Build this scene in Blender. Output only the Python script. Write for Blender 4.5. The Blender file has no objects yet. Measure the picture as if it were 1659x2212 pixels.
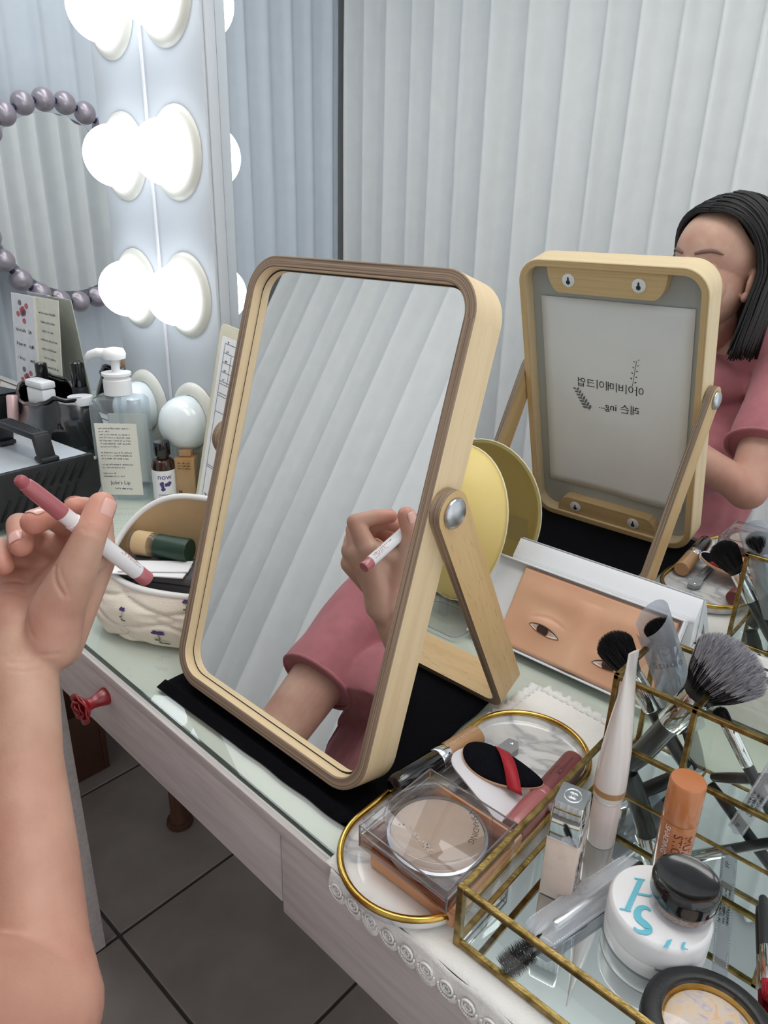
import bpy, bmesh, math, random
from mathutils import Vector, Matrix, noise

scene = bpy.context.scene
COL = scene.collection

# ------------------------------------------------------------------ camera
cam_d = bpy.data.cameras.new('camera')
cam = bpy.data.objects.new('camera', cam_d)
COL.objects.link(cam)
cam.matrix_world = Matrix((
    (0.738994, -0.268536, 0.617880, 0.55409),
    (0.673249, 0.260370, -0.692057, -0.31292),
    (0.024965, 0.927413, 0.373204, 0.43243),
    (0, 0, 0, 1)))
cam_d.sensor_fit = 'VERTICAL'
cam_d.sensor_height = 36.0
cam_d.lens = 1555.8 / 2212.0 * 36.0
cam_d.clip_start = 0.01
scene.camera = cam

# ------------------------------------------------------------------ world, lights, exposure
world = bpy.data.worlds.new('world'); scene.world = world
world.use_nodes = True
world.node_tree.nodes['Background'].inputs[0].default_value = (0.95, 0.97, 1.0, 1)
world.node_tree.nodes['Background'].inputs[1].default_value = 1.15
scene.view_settings.view_transform = 'Standard'
scene.view_settings.look = 'None'
scene.view_settings.exposure = 0.07
scene.view_settings.gamma = 1.0
scene.view_settings.use_curve_mapping = False
scene.cycles.max_bounces = 10
scene.cycles.transparent_max_bounces = 24
scene.cycles.glossy_bounces = 6
scene.cycles.caustics_reflective = True
scene.cycles.sample_clamp_indirect = 6.0

def area(name, loc, sx, sy, power, col=(1, 1, 1), rot=(0, 0, 0)):
    l = bpy.data.lights.new(name, 'AREA'); l.shape = 'RECTANGLE'; l.size = sx; l.size_y = sy
    l.energy = power; l.color = col
    o = bpy.data.objects.new(name, l); COL.objects.link(o)
    o.location = loc; o.rotation_euler = rot
    return o
CEIL = 1.72
area('ceiling_light_lamp', (0.35, 0.02, CEIL - 0.305), 1.15, 0.30, 3.9, (1.0, 0.985, 0.955))
area('added_fill_uplight', (0.35, 0.02, CEIL - 0.235), 1.15, 0.30, 9.0, (1.0, 0.985, 0.955), (math.pi, 0, 0))  # added uplight, bounces soft fill off the ceiling
area('ceiling_light_lamp', (-0.95, 0.02, CEIL - 0.305), 1.15, 0.30, 2.6, (0.96, 0.985, 1.0))
area('added_fill_uplight', (-0.95, 0.02, CEIL - 0.235), 1.15, 0.30, 2.4, (0.96, 0.985, 1.0), (math.pi, 0, 0))  # second added uplight, fill for the left end

# ------------------------------------------------------------------ helpers
def lin(c):
    r = []
    for x in c[:3]:
        x = x / 255.0
        r.append(x / 12.92 if x <= 0.04045 else ((x + 0.055) / 1.055) ** 2.4)
    return (r[0], r[1], r[2], 1.0)

def new_mat(name):
    m = bpy.data.materials.new(name); m.use_nodes = True
    nt = m.node_tree
    return m, nt, nt.nodes['Principled BSDF'], nt.nodes['Material Output']

def mat(name, c, rough=0.5, metal=0.0, var=0.06, scale=30.0, bump=0.0, bscale=200.0, c2=None, sub=0.0, coat=0.0, spec=0.5, stretch=None, sheen=0.0, emit=None, estr=0.0):
    """Principled with a procedural noise in colour and relief."""
    m, nt, b, out = new_mat(name)
    N = nt.nodes.new; L = nt.links.new
    tc = N('ShaderNodeTexCoord'); mp = N('ShaderNodeMapping'); L(tc.outputs['Object'], mp.inputs['Vector'])
    if stretch: mp.inputs['Scale'].default_value = stretch
    nz = N('ShaderNodeTexNoise'); nz.inputs['Scale'].default_value = scale; nz.inputs['Detail'].default_value = 4
    L(mp.outputs[0], nz.inputs['Vector'])
    rp = N('ShaderNodeValToRGB')
    a = lin(c); d = lin(c2) if c2 else tuple(x * (1 - 2 * var) for x in a[:3]) + (1,)
    rp.color_ramp.elements[0].color = d; rp.color_ramp.elements[1].color = a
    rp.color_ramp.elements[0].position = 0.3; rp.color_ramp.elements[1].position = 0.65
    L(nz.outputs['Fac'], rp.inputs[0]); L(rp.outputs[0], b.inputs['Base Color'])
    b.inputs['Roughness'].default_value = rough; b.inputs['Metallic'].default_value = metal
    b.inputs['Specular IOR Level'].default_value = spec
    b.inputs['Coat Weight'].default_value = coat; b.inputs['Coat Roughness'].default_value = 0.08
    if sub:
        b.inputs['Subsurface Weight'].default_value = sub
        b.inputs['Subsurface Radius'].default_value = (1.0, 0.35, 0.2)
        b.inputs['Subsurface Scale'].default_value = 0.006
    if sheen: b.inputs['Sheen Weight'].default_value = sheen
    if bump:
        n2 = N('ShaderNodeTexNoise'); n2.inputs['Scale'].default_value = bscale; n2.inputs['Detail'].default_value = 3
        L(mp.outputs[0], n2.inputs['Vector'])
        bp = N('ShaderNodeBump'); bp.inputs['Strength'].default_value = bump; bp.inputs['Distance'].default_value = 0.002
        L(n2.outputs['Fac'], bp.inputs['Height']); L(bp.outputs[0], b.inputs['Normal'])
    if emit:
        b.inputs['Emission Color'].default_value = lin(emit); b.inputs['Emission Strength'].default_value = estr
    return m

def clear(name, tint=(250, 252, 252), rough=0.03, gloss=1.0, body=0.0, bodyc=(240, 240, 240), ior=1.45):
    """Thin clear plastic or glass: light passes straight through, the surface reflects by Fresnel, a little milky body."""
    m, nt, b, out = new_mat(name)
    N = nt.nodes.new; L = nt.links.new
    nt.nodes.remove(b)
    tr = N('ShaderNodeBsdfTransparent'); tr.inputs[0].default_value = lin(tint)
    gl = N('ShaderNodeBsdfGlossy'); gl.inputs['Roughness'].default_value = rough; gl.inputs[0].default_value = (gloss, gloss, gloss, 1)
    lw = N('ShaderNodeLayerWeight'); lw.inputs[0].default_value = 0.5
    pw_ = N('ShaderNodeMath'); pw_.operation = 'POWER'; pw_.inputs[1].default_value = 4.0; L(lw.outputs['Facing'], pw_.inputs[0])
    fr = N('ShaderNodeMath'); fr.operation = 'MULTIPLY_ADD'; fr.inputs[1].default_value = 0.75; fr.inputs[2].default_value = ((ior - 1) / (ior + 1)) ** 2; L(pw_.outputs[0], fr.inputs[0])
    df = N('ShaderNodeBsdfDiffuse')
    nz = N('ShaderNodeTexNoise'); nz.inputs['Scale'].default_value = 60
    mx0 = N('ShaderNodeMixRGB'); mx0.inputs[1].default_value = lin(bodyc); mx0.inputs[2].default_value = tuple(0.85 * x for x in lin(bodyc)[:3]) + (1,)
    L(nz.outputs[0], mx0.inputs[0]); L(mx0.outputs[0], df.inputs[0])
    m1 = N('ShaderNodeMixShader'); m1.inputs[0].default_value = body
    L(tr.outputs[0], m1.inputs[1]); L(df.outputs[0], m1.inputs[2])
    m2 = N('ShaderNodeMixShader'); L(fr.outputs[0], m2.inputs[0]); L(m1.outputs[0], m2.inputs[1]); L(gl.outputs[0], m2.inputs[2])
    L(m2.outputs[0], out.inputs[0])
    return m

def mirror_mat(name, c=(236, 240, 240), rough=0.0):
    m, nt, b, out = new_mat(name)
    N = nt.nodes.new; L = nt.links.new
    nz = N('ShaderNodeTexNoise'); nz.inputs['Scale'].default_value = 3.0
    rp = N('ShaderNodeValToRGB'); rp.color_ramp.elements[0].color = tuple(0.985 * x for x in lin(c)[:3]) + (1,); rp.color_ramp.elements[1].color = lin(c)
    L(nz.outputs[0], rp.inputs[0]); L(rp.outputs[0], b.inputs['Base Color'])
    b.inputs['Metallic'].default_value = 1.0; b.inputs['Roughness'].default_value = rough
    return m

def uv_wood(name, ca, cb, cc, along=3.0, across=90.0, rough=0.45, pores=0.35):
    """Veneer whose grain follows the U direction of the UV map (metres)."""
    m, nt, b, out = new_mat(name)
    N = nt.nodes.new; L = nt.links.new
    uv = N('ShaderNodeUVMap'); mp = N('ShaderNodeMapping'); L(uv.outputs[0], mp.inputs[0])
    mp.inputs['Scale'].default_value = (along, across, 1)
    n1 = N('ShaderNodeTexNoise'); n1.inputs['Scale'].default_value = 1.0; n1.inputs['Detail'].default_value = 3; n1.inputs['Distortion'].default_value = 0.6
    L(mp.outputs[0], n1.inputs[0])
    rp = N('ShaderNodeValToRGB'); e = rp.color_ramp.elements
    e[0].position = 0.3; e[0].color = lin(cb); e[1].position = 0.6; e[1].color = lin(ca)
    L(n1.outputs[0], rp.inputs[0])
    mp2 = N('ShaderNodeMapping'); L(uv.outputs[0], mp2.inputs[0]); mp2.inputs['Scale'].default_value = (along * 14, across * 7, 1)
    n2 = N('ShaderNodeTexNoise'); n2.inputs['Scale'].default_value = 1.0; n2.inputs['Detail'].default_value = 2
    L(mp2.outputs[0], n2.inputs[0])
    r2 = N('ShaderNodeValToRGB'); r2.color_ramp.elements[0].position = 0.60; r2.color_ramp.elements[0].color = (0, 0, 0, 1)
    r2.color_ramp.elements[1].position = 0.72; r2.color_ramp.elements[1].color = (pores, pores, pores, 1)
    L(n2.outputs[0], r2.inputs[0])
    mx = N('ShaderNodeMixRGB'); L(r2.outputs[0], mx.inputs[0]); L(rp.outputs[0], mx.inputs[1]); mx.inputs[2].default_value = lin(cc)
    L(mx.outputs[0], b.inputs['Base Color']); b.inputs['Roughness'].default_value = rough
    bp = N('ShaderNodeBump'); bp.inputs['Strength'].default_value = 0.15; bp.inputs['Distance'].default_value = 0.0005
    L(n2.outputs[0], bp.inputs['Height']); L(bp.outputs[0], b.inputs['Normal'])
    return m

def ply_mat(name):
    """Bent plywood edge: thin plies run along U, V crosses them."""
    m, nt, b, out = new_mat(name)
    N = nt.nodes.new; L = nt.links.new
    uv = N('ShaderNodeUVMap'); mp = N('ShaderNodeMapping'); L(uv.outputs[0], mp.inputs[0])
    mp.inputs['Scale'].default_value = (4.0, 900.0, 1)
    n1 = N('ShaderNodeTexNoise'); n1.inputs['Scale'].default_value = 1.0; n1.inputs['Detail'].default_value = 2; n1.inputs['Distortion'].default_value = 0.2
    L(mp.outputs[0], n1.inputs[0])
    rp = N('ShaderNodeValToRGB'); e = rp.color_ramp.elements
    e[0].position = 0.32; e[0].color = lin((92, 76, 64)); e[1].position = 0.62; e[1].color = lin((166, 143, 120))
    L(n1.outputs[0], rp.inputs[0]); L(rp.outputs[0], b.inputs['Base Color'])
    b.inputs['Roughness'].default_value = 0.6
    return m

def marble_mat(name):
    m, nt, b, out = new_mat(name)
    N = nt.nodes.new; L = nt.links.new
    tc = N('ShaderNodeTexCoord'); n1 = N('ShaderNodeTexNoise'); n1.inputs['Scale'].default_value = 9; n1.inputs['Detail'].default_value = 4; n1.inputs['Distortion'].default_value = 1.3
    L(tc.outputs['Object'], n1.inputs[0])
    rp = N('ShaderNodeValToRGB'); e = rp.color_ramp.elements
    e[0].position = 0.40; e[0].color = lin((233, 232, 230)); e[1].position = 0.60; e[1].color = lin((236, 235, 232))
    k = rp.color_ramp.elements.new(0.48); k.color = lin((205, 205, 206)); k = rp.color_ramp.elements.new(0.50); k.color = lin((178, 180, 184)); k = rp.color_ramp.elements.new(0.53); k.color = lin((222, 222, 222))
    L(n1.outputs[0], rp.inputs[0]); L(rp.outputs[0], b.inputs['Base Color'])
    b.inputs['Roughness'].default_value = 0.12; b.inputs['Coat Weight'].default_value = 0.4
    return m

# ---- mesh data --------------------------------------------------------------
def link(name, me, m, parent=None, smooth=False):
    o = bpy.data.objects.new(name, me); COL.objects.link(o)
    for x in (m if isinstance(m, (list, tuple)) else [m]): me.materials.append(x)
    if parent: o.parent = parent
    if smooth:
        for pl in me.polygons: pl.use_smooth = True
    return o

def thing(name, label, cat, loc=(0, 0, 0), rot=(0, 0, 0), group=None):
    o = bpy.data.objects.new(name, None); COL.objects.link(o)
    o.empty_display_size = 0.02
    o.location = loc; o.rotation_euler = rot
    o['label'] = label; o['category'] = cat
    if group: o['group'] = group
    return o

def tag(o, label, cat, group=None):
    o['label'] = label; o['category'] = cat
    if group: o['group'] = group
    return o

def struct(o):
    o['kind'] = 'structure'; return o

def basis(o):
    return Matrix.LocRotScale(o.location, o.rotation_euler, None)

def raw(name, vs, fs, m, parent=None, smooth=False, world=False, uv=None, mi=None, sharp=None):
    if world and parent is not None:
        top = parent
        mm = basis(top)
        if top.parent is not None: mm = basis(top.parent) @ mm
        inv = mm.inverted()
        vs = [inv @ Vector(v) for v in vs]
    me = bpy.data.meshes.new(name)
    me.from_pydata([tuple(v) for v in vs], [], fs)
    if mi:
        for pl, k in zip(me.polygons, mi): pl.material_index = k
    if uv:
        l = me.uv_layers.new(name='UVMap')
        i = 0
        for pl, u in zip(me.polygons, uv):
            for k, li in enumerate(pl.loop_indices): l.data[li].uv = u[k]
    o = link(name, me, m, parent, smooth)
    me.validate()
    if smooth and sharp:
        me.set_sharp_from_angle(angle=math.radians(sharp))
    return o

def bm_obj(name, bm, m, parent=None, smooth=False, sharp=None):
    me = bpy.data.meshes.new(name); bm.to_mesh(me); bm.free()
    o = link(name, me, m, parent, smooth)
    if smooth and sharp: me.set_sharp_from_angle(angle=math.radians(sharp))
    return o

def rbox(name, c, s, m, parent=None, bev=0.002, seg=2, rot=None):
    bm = bmesh.new(); bmesh.ops.create_cube(bm, size=1.0)
    bmesh.ops.scale(bm, vec=s, verts=bm.verts)
    if bev: bmesh.ops.bevel(bm, geom=list(bm.edges), offset=bev, segments=seg, affect='EDGES', profile=0.5)
    if rot: bmesh.ops.rotate(bm, cent=(0, 0, 0), matrix=rot, verts=bm.verts)
    bmesh.ops.translate(bm, vec=c, verts=bm.verts)
    return bm_obj(name, bm, m, parent, True, 35)

def lathe(prof, seg=40, cap=True, sx=1.0, sy=1.0):
    vs = []; fs = []
    n = len(prof)
    for r, z in prof:
        for k in range(seg):
            a = 2 * math.pi * k / seg
            vs.append((r * math.cos(a) * sx, r * math.sin(a) * sy, z))
    for i in range(n - 1):
        for k in range(seg):
            a = i * seg + k; b = i * seg + (k + 1) % seg
            fs.append((a, b, b + seg, a + seg))
    if cap:
        fs.append(tuple(range(seg - 1, -1, -1))); fs.append(tuple((n - 1) * seg + k for k in range(seg)))
    return vs, fs

def lat(name, prof, m, parent=None, seg=40, M=None, sharp=35, cap=True, sx=1.0, sy=1.0):
    vs, fs = lathe(prof, seg, cap, sx, sy)
    if M is not None: vs = [M @ Vector(v) for v in vs]
    return raw(name, vs, fs, m, parent, True, sharp=sharp)

def frame_to(a, b):
    """Matrix that puts the local Z axis on a->b with its origin at a."""
    a = Vector(a); b = Vector(b)
    q = (b - a).to_track_quat('Z', 'Y')
    return Matrix.Translation(a) @ q.to_matrix().to_4x4()

def tube_data(path, r, seg=8, closed=False, flat=None, up=None):
    P = [Vector(q) for q in path]; n = len(P)
    R = r if isinstance(r, (list, tuple)) else [r] * n
    vs = []; fs = []
    prev = None
    for i in range(n):
        if closed: t = P[(i + 1) % n] - P[i - 1]
        else: t = P[min(i + 1, n - 1)] - P[max(i - 1, 0)]
        if t.length < 1e-9: t = Vector((0, 0, 1))
        t.normalize()
        if up is not None: ref = Vector(up)
        elif prev is None: ref = Vector((0, 0, 1)) if abs(t.z) < 0.9 else Vector((1, 0, 0))
        else: ref = prev
        x = ref - t * ref.dot(t)
        if x.length < 1e-6: x = t.orthogonal()
        x.normalize(); y = t.cross(x); prev = x
        for k in range(seg):
            a = 2 * math.pi * k / seg
            f = flat if flat else 1.0
            vs.append(P[i] + x * (R[i] * math.cos(a) * f) + y * (R[i] * math.sin(a)))
    m = n if closed else n - 1
    for i in range(m):
        for k in range(seg):
            a = i * seg + k; b = i * seg + (k + 1) % seg
            c = ((i + 1) % n) * seg + (k + 1) % seg; d = ((i + 1) % n) * seg + k
            fs.append((a, b, c, d))
    if not closed:
        fs.append(tuple(range(seg - 1, -1, -1))); fs.append(tuple((n - 1) * seg + k for k in range(seg)))
    return vs, fs

def tube(name, path, r, m, parent=None, seg=8, closed=False, world=False, flat=None, up=None):
    vs, fs = tube_data(path, r, seg, closed, flat, up)
    return raw(name, vs, fs, m, parent, True, world)

def prism_data(poly, z0, z1):
    n = len(poly)
    vs = [(x, y, z0) for x, y in poly] + [(x, y, z1) for x, y in poly]
    fs = [tuple(range(n - 1, -1, -1)), tuple(range(n, 2 * n))]
    for i in range(n):
        j = (i + 1) % n
        fs.append((i, j, j + n, i + n))
    return vs, fs

def prism(name, poly, z0, z1, m, parent=None, M=None, bev=0.0, smooth=True, sharp=35):
    vs, fs = prism_data(poly, z0, z1)
    if M is not None: vs = [M @ Vector(v) for v in vs]
    if not bev: return raw(name, vs, fs, m, parent, smooth, sharp=sharp)
    bm = bmesh.new(); bv = [bm.verts.new(v) for v in vs]
    ff = [bm.faces.new([bv[i] for i in f]) for f in fs]
    es = list(set(ff[0].edges) | set(ff[1].edges))
    bmesh.ops.bevel(bm, geom=es, offset=bev, segments=2, affect='EDGES', profile=0.5)
    return bm_obj(name, bm, m, parent, smooth, sharp)

def rrect(w, h, r, seg=8, cx=0.0, cy=0.0):
    out = []
    for sx, sy, a0 in ((1, 1, 0), (-1, 1, 90), (-1, -1, 180), (1, -1, 270)):
        for k in range(seg + 1):
            a = math.radians(a0 + 90 * k / seg)
            out.append((cx + sx * (w / 2 - r) + r * math.cos(a), cy + sy * (h / 2 - r) + r * math.sin(a)))
    return out

def stadium(cx, y0, y1, r, seg=24):
    out = []
    for k in range(seg + 1):
        a = math.pi * k / seg; out.append((cx + r * math.cos(a), y1 + r * math.sin(a)))
    for k in range(seg + 1):
        a = math.pi + math.pi * k / seg; out.append((cx + r * math.cos(a), y0 + r * math.sin(a)))
    return out

def sweep_uv(path, prof, closed=True, nrm=None):
    """Sweep a closed profile (list of (a, c)) along a planar path of (pos, out_dir, side_dir). Returns verts, faces, uv, strip index."""
    n = len(path); k = len(prof)
    vs = []; s = [0.0]
    for i, (p, o, d) in enumerate(path):
        for a, c in prof: vs.append(Vector(p) + Vector(o) * a + Vector(d) * c)
    for i in range(n): s.append(s[-1] + (Vector(path[(i + 1) % n][0]) - Vector(path[i][0])).length)
    pv = [0.0]
    for i in range(k): pv.append(pv[-1] + (Vector(prof[(i + 1) % k]) - Vector(prof[i])).length)
    fs = []; uv = []; st = []
    for i in range(n if closed else n - 1):
        j = (i + 1) % n
        for q in range(k):
            r = (q + 1) % k
            fs.append((i * k + q, i * k + r, j * k + r, j * k + q))
            uv.append(((s[i], pv[q]), (s[i], pv[q + 1]), (s[i + 1], pv[q + 1]), (s[i + 1], pv[q])))
            st.append(q)
    if not closed:
        fs.append(tuple(range(k - 1, -1, -1))); uv.append([(0, 0)] * k); st.append(-1)
        fs.append(tuple((n - 1) * k + q for q in range(k))); uv.append([(0, 0)] * k); st.append(-1)
    return vs, fs, uv, st

_font_cache = {}
def text_data(s, size, align='CENTER', xs=1.0, shear=0.0):
    cu = bpy.data.curves.new('lettering', 'FONT'); cu.body = s; cu.size = size; cu.align_x = align; cu.align_y = 'CENTER'
    cu.resolution_u = 3; cu.shear = shear
    o = bpy.data.objects.new('lettering', cu); COL.objects.link(o)
    dg = bpy.context.evaluated_depsgraph_get(); dg.update()
    me = bpy.data.meshes.new_from_object(o.evaluated_get(dg))
    vs = [(v.co.x * xs, v.co.y) for v in me.vertices]; fs = [tuple(pl.vertices) for pl in me.polygons]
    bpy.data.objects.remove(o); bpy.data.curves.remove(cu); bpy.data.meshes.remove(me)
    return vs, fs

def text(name, s, size, m, parent, fn, align='CENTER', xs=1.0, shear=0.0):
    """Flat print: fn maps the 2-D letter outline on to the surface."""
    vs, fs = text_data(s, size, align, xs, shear)
    return raw(name, [fn(x, y) for x, y in vs], fs, m, parent)

def marks(name, w, h, m, parent, fn, seed=0):
    """A line of print too small to read: little strokes grouped like words. fn maps (x, y) on to the surface."""
    rn = random.Random(seed); vs = []; fs = []
    x = -w / 2; t = h * 0.09
    def bar(a, b):
        d = Vector(b) - Vector(a); n = Vector((-d.y, d.x)).normalized() * t
        k = len(vs); vs.extend([fn(*(Vector(a) + n)), fn(*(Vector(a) - n)), fn(*(Vector(b) - n)), fn(*(Vector(b) + n))]); fs.append((k, k + 1, k + 2, k + 3))
    while x < w / 2 - h * 0.5:
        c = h * rn.uniform(0.38, 0.62); top = h * (0.5 if rn.random() < 0.3 else 0.2); bot = -h * 0.35
        bar((x, bot), (x, top))
        if rn.random() < 0.7: bar((x, bot if rn.random() < 0.5 else top), (x + c * 0.8, rn.choice((bot, top, 0.0))))
        if rn.random() < 0.6: bar((x + c * 0.8, bot), (x + c * 0.8, h * 0.2))
        x += c + h * 0.12
        if rn.random() < 0.2: x += h * 0.45
    return raw(name, vs, fs, m, parent)

def blob(prims, voxel, smooth_it=4):
    """One continuous surface grown from tapered limbs (a, ra, b, rb) and ellipsoids (centre, radii, rotation)."""
    bm = bmesh.new()
    def sph(c, r):
        bmesh.ops.create_icosphere(bm, subdivisions=3, radius=r, matrix=Matrix.Translation(Vector(c)))
    for q in prims:
        if len(q) == 4:
            a, ra, b, rb = q
            a = Vector(a); b = Vector(b)
            sph(a, ra); sph(b, rb)
            d = (b - a)
            if d.length > 1e-6:
                mm = Matrix.Translation((a + b) / 2) @ d.to_track_quat('Z', 'Y').to_matrix().to_4x4()
                bmesh.ops.create_cone(bm, cap_ends=True, segments=28, radius1=ra, radius2=rb, depth=d.length, matrix=mm)
        else:
            c, rad, rot = q
            mm = Matrix.Translation(Vector(c)) @ (rot if rot else Matrix.Identity(4)) @ Matrix.Diagonal((rad[0], rad[1], rad[2], 1))
            bmesh.ops.create_icosphere(bm, subdivisions=4, radius=1.0, matrix=mm)
    me = bpy.data.meshes.new('blob'); bm.to_mesh(me); bm.free()
    o = bpy.data.objects.new('blob', me); COL.objects.link(o)
    r = o.modifiers.new('r', 'REMESH'); r.mode = 'VOXEL'; r.voxel_size = voxel
    s = o.modifiers.new('s', 'SMOOTH'); s.factor = 0.5; s.iterations = smooth_it
    dg = bpy.context.evaluated_depsgraph_get(); dg.update()
    out = bpy.data.meshes.new_from_object(o.evaluated_get(dg))
    bpy.data.objects.remove(o); bpy.data.meshes.remove(me)
    return out

_CUBE = ([(-.5, -.5, -.5), (.5, -.5, -.5), (.5, .5, -.5), (-.5, .5, -.5), (-.5, -.5, .5), (.5, -.5, .5), (.5, .5, .5), (-.5, .5, .5)],
         [(0, 3, 2, 1), (4, 5, 6, 7), (0, 1, 5, 4), (1, 2, 6, 5), (2, 3, 7, 6), (3, 0, 4, 7)])
_OCTA = ([(1, 0, 0), (-1, 0, 0), (0, 1, 0), (0, -1, 0), (0, 0, 1), (0, 0, -1)], [(0, 2, 4), (2, 1, 4), (1, 3, 4), (3, 0, 4), (2, 0, 5), (1, 2, 5), (3, 1, 5), (0, 3, 5)])
def many(name, mats, tpl, m, parent):
    """Tiny alike bits too small to pick apart, joined as one part of kind stuff."""
    vs = []; fs = []
    for mm in mats:
        k = len(vs); vs += [mm @ Vector(v) for v in tpl[0]]; fs += [tuple(i + k for i in f) for f in tpl[1]]
    o = raw(name, vs, fs, m, parent, tpl is _OCTA); o['kind'] = 'stuff'
    return o

def spline(pts, n=8):
    """Catmull-Rom through the points."""
    P = [Vector(q) for q in pts]; out = []
    for i in range(len(P) - 1):
        a = P[max(i - 1, 0)]; b = P[i]; c = P[i + 1]; d = P[min(i + 2, len(P) - 1)]
        for k in range(n):
            t = k / n
            out.append(0.5 * ((2 * b) + (c - a) * t + (2 * a - 5 * b + 4 * c - d) * t * t + (3 * b - a - 3 * c + d) * t ** 3))
    out.append(P[-1])
    return out

# ------------------------------------------------------------------ materials
M_WOOD = uv_wood('ash_veneer', (236, 213, 174), (228, 202, 158), (204, 172, 122))
M_PLY = ply_mat('bent_plywood_edge')
M_MIRROR = mirror_mat('silvered_glass', (247, 249, 249))
M_WALLMIRROR = mirror_mat('wall_mirror_silver', (246, 249, 250))
M_WHITEWOOD = mat('whitewashed_wood', (206, 199, 196), 0.55, var=0.05, scale=22, bump=0.15, bscale=160, stretch=(0.6, 6, 6), c2=(190, 182, 179))
M_LEDGE = mat('painted_ledge_wood', (236, 234, 228), 0.5, var=0.04, scale=30, bump=0.25, bscale=220, stretch=(0.5, 6, 6), c2=(216, 213, 206))
M_TOP = mat('painted_tabletop', (214, 216, 209), 0.6, var=0.03, scale=12)
M_GREENEDGE = mat('glass_cut_edge', (24, 58, 48), 0.15, var=0.1, scale=40)
M_TOPGLASS = clear('tabletop_glass', (246, 250, 247), 0.02)
M_STRIP = mat('painted_light_panel', (214, 220, 226), 0.5, var=0.015, scale=8)
M_RING = mat('cream_plastic_ring', (226, 224, 214), 0.35, var=0.02, scale=20)
M_CURTAIN = mat('white_curtain_fabric', (238, 239, 239), 0.8, var=0.02, scale=20, bump=0.08, bscale=900, sheen=0.2)
M_CURTAIN2 = mat('bulb_tinted_curtain_fabric', (218, 226, 235), 0.8, var=0.02, scale=20, bump=0.08, bscale=900, sheen=0.2)  # same white curtain, bluish light of the bulbs put into its colour
M_PLASTER = mat('white_plaster', (225, 226, 226), 0.9, var=0.02, scale=6)
M_TILE = mat('floor_tile_glaze', (150, 140, 134), 0.55, var=0.05, scale=9, c2=(134, 124, 119))
M_GROUT = mat('floor_grout', (74, 68, 66), 0.9, var=0.1, scale=60)
M_BLACKCLOTH = mat('black_cloth', (13, 13, 19), 0.95, var=0.2, scale=300, bump=0.3, bscale=900, spec=0.1)
M_GOLD = mat('polished_brass', (206, 172, 92), 0.2, metal=1.0, var=0.12, scale=60, c2=(168, 132, 60))
M_BRASS = mat('aged_brass', (164, 140, 86), 0.32, metal=1.0, var=0.2, scale=140, c2=(106, 86, 48), bump=0.1, bscale=500)
M_CHROME = mat('polished_chrome', (225, 228, 230), 0.06, metal=1.0, var=0.01, scale=10)
M_STEEL = mat('brushed_steel', (196, 200, 204), 0.28, metal=1.0, var=0.08, scale=120)
M_MARBLE = marble_mat('grey_veined_marble')
M_GLASS = clear('clear_glass', (247, 250, 248), 0.02)
M_ACRYL = clear('clear_acrylic', (246, 246, 248), 0.04, ior=1.5)
M_SMOKE = clear('smoky_acrylic', (206, 186, 178), 0.05, ior=1.5)
M_VINYL = clear('clear_vinyl', (242, 244, 248), 0.12, body=0.30, bodyc=(240, 242, 248))
M_VINYL2 = clear('frosted_vinyl', (216, 222, 230), 0.2, body=0.40, bodyc=(212, 218, 228))
M_BLACK = mat('black_gloss_plastic', (14, 14, 16), 0.12, var=0.1, scale=30, coat=0.5)
M_BLACKMAT = mat('black_matte_plastic', (24, 25, 28), 0.45, var=0.1, scale=80, bump=0.1, bscale=600)
M_WHITE = mat('white_plastic', (240, 240, 242), 0.3, var=0.01, scale=20)
M_PAPER = mat('white_paper', (242, 242, 244), 0.8, var=0.015, scale=20)
M_INK = mat('black_ink', (40, 42, 48), 0.7, var=0.05, scale=50)
M_INKGREY = mat('grey_ink', (120, 122, 128), 0.7, var=0.05, scale=50)
M_GREYBOARD = mat('grey_backing_board', (176, 178, 176), 0.75, var=0.02, scale=15)

# ================================================================== the room
W = 0.358                       # plane of the wall mirrors
FLOOR = -0.72
LEFT = -1.62
BACK = -1.12
def front(x): return -0.0311 - 0.0196 * x     # front edge of the glass top

def box_data(x0, x1, y0, y1, z0, z1):
    vs = [(x0, y0, z0), (x1, y0, z0), (x1, y1, z0), (x0, y1, z0), (x0, y0, z1), (x1, y0, z1), (x1, y1, z1), (x0, y1, z1)]
    return vs, [(0, 3, 2, 1), (4, 5, 6, 7), (0, 1, 5, 4), (1, 2, 6, 5), (2, 3, 7, 6), (3, 0, 4, 7)]

fl = struct(raw('floor', *box_data(LEFT - 0.05, 1.6, BACK - 0.1, W + 0.1, FLOOR - 0.05, FLOOR - 0.004), M_GROUT))
tile_me = None
T = 0.355
for i in range(-5, 5):
    for j in range(-4, 2):
        x0 = i * T; y0 = j * T + 0.05
        if x0 + T < LEFT or y0 + T < BACK or y0 > W + 0.05: continue
        if tile_me is None:
            t_ = rbox('tile', (0, 0, 0), (T - 0.006, T - 0.006, 0.008), M_TILE, fl, 0.0015, 1); tile_me = t_.data
        else:
            t_ = bpy.data.objects.new('tile', tile_me); COL.objects.link(t_); t_.parent = fl
        t_.location = (x0 + T / 2, y0 + T / 2, FLOOR - 0.004)
struct(raw('wall_back', *box_data(LEFT - 0.1, 1.6, W + 0.012, W + 0.1, FLOOR - 0.05, CEIL + 0.02), M_PLASTER))
struct(raw('wall_left', *box_data(LEFT - 0.1, LEFT - 0.03, BACK - 0.1, W + 0.02, FLOOR - 0.05, CEIL + 0.02), M_PLASTER))
struct(raw('wall_front', *box_data(LEFT - 0.1, 1.6, BACK - 0.15, BACK - 0.08, FLOOR - 0.05, CEIL + 0.02), M_PLASTER))
struct(raw('ceiling', *box_data(LEFT - 0.1, 1.6, BACK - 0.15, W + 0.1, CEIL, CEIL + 0.05), M_PLASTER))
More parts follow.
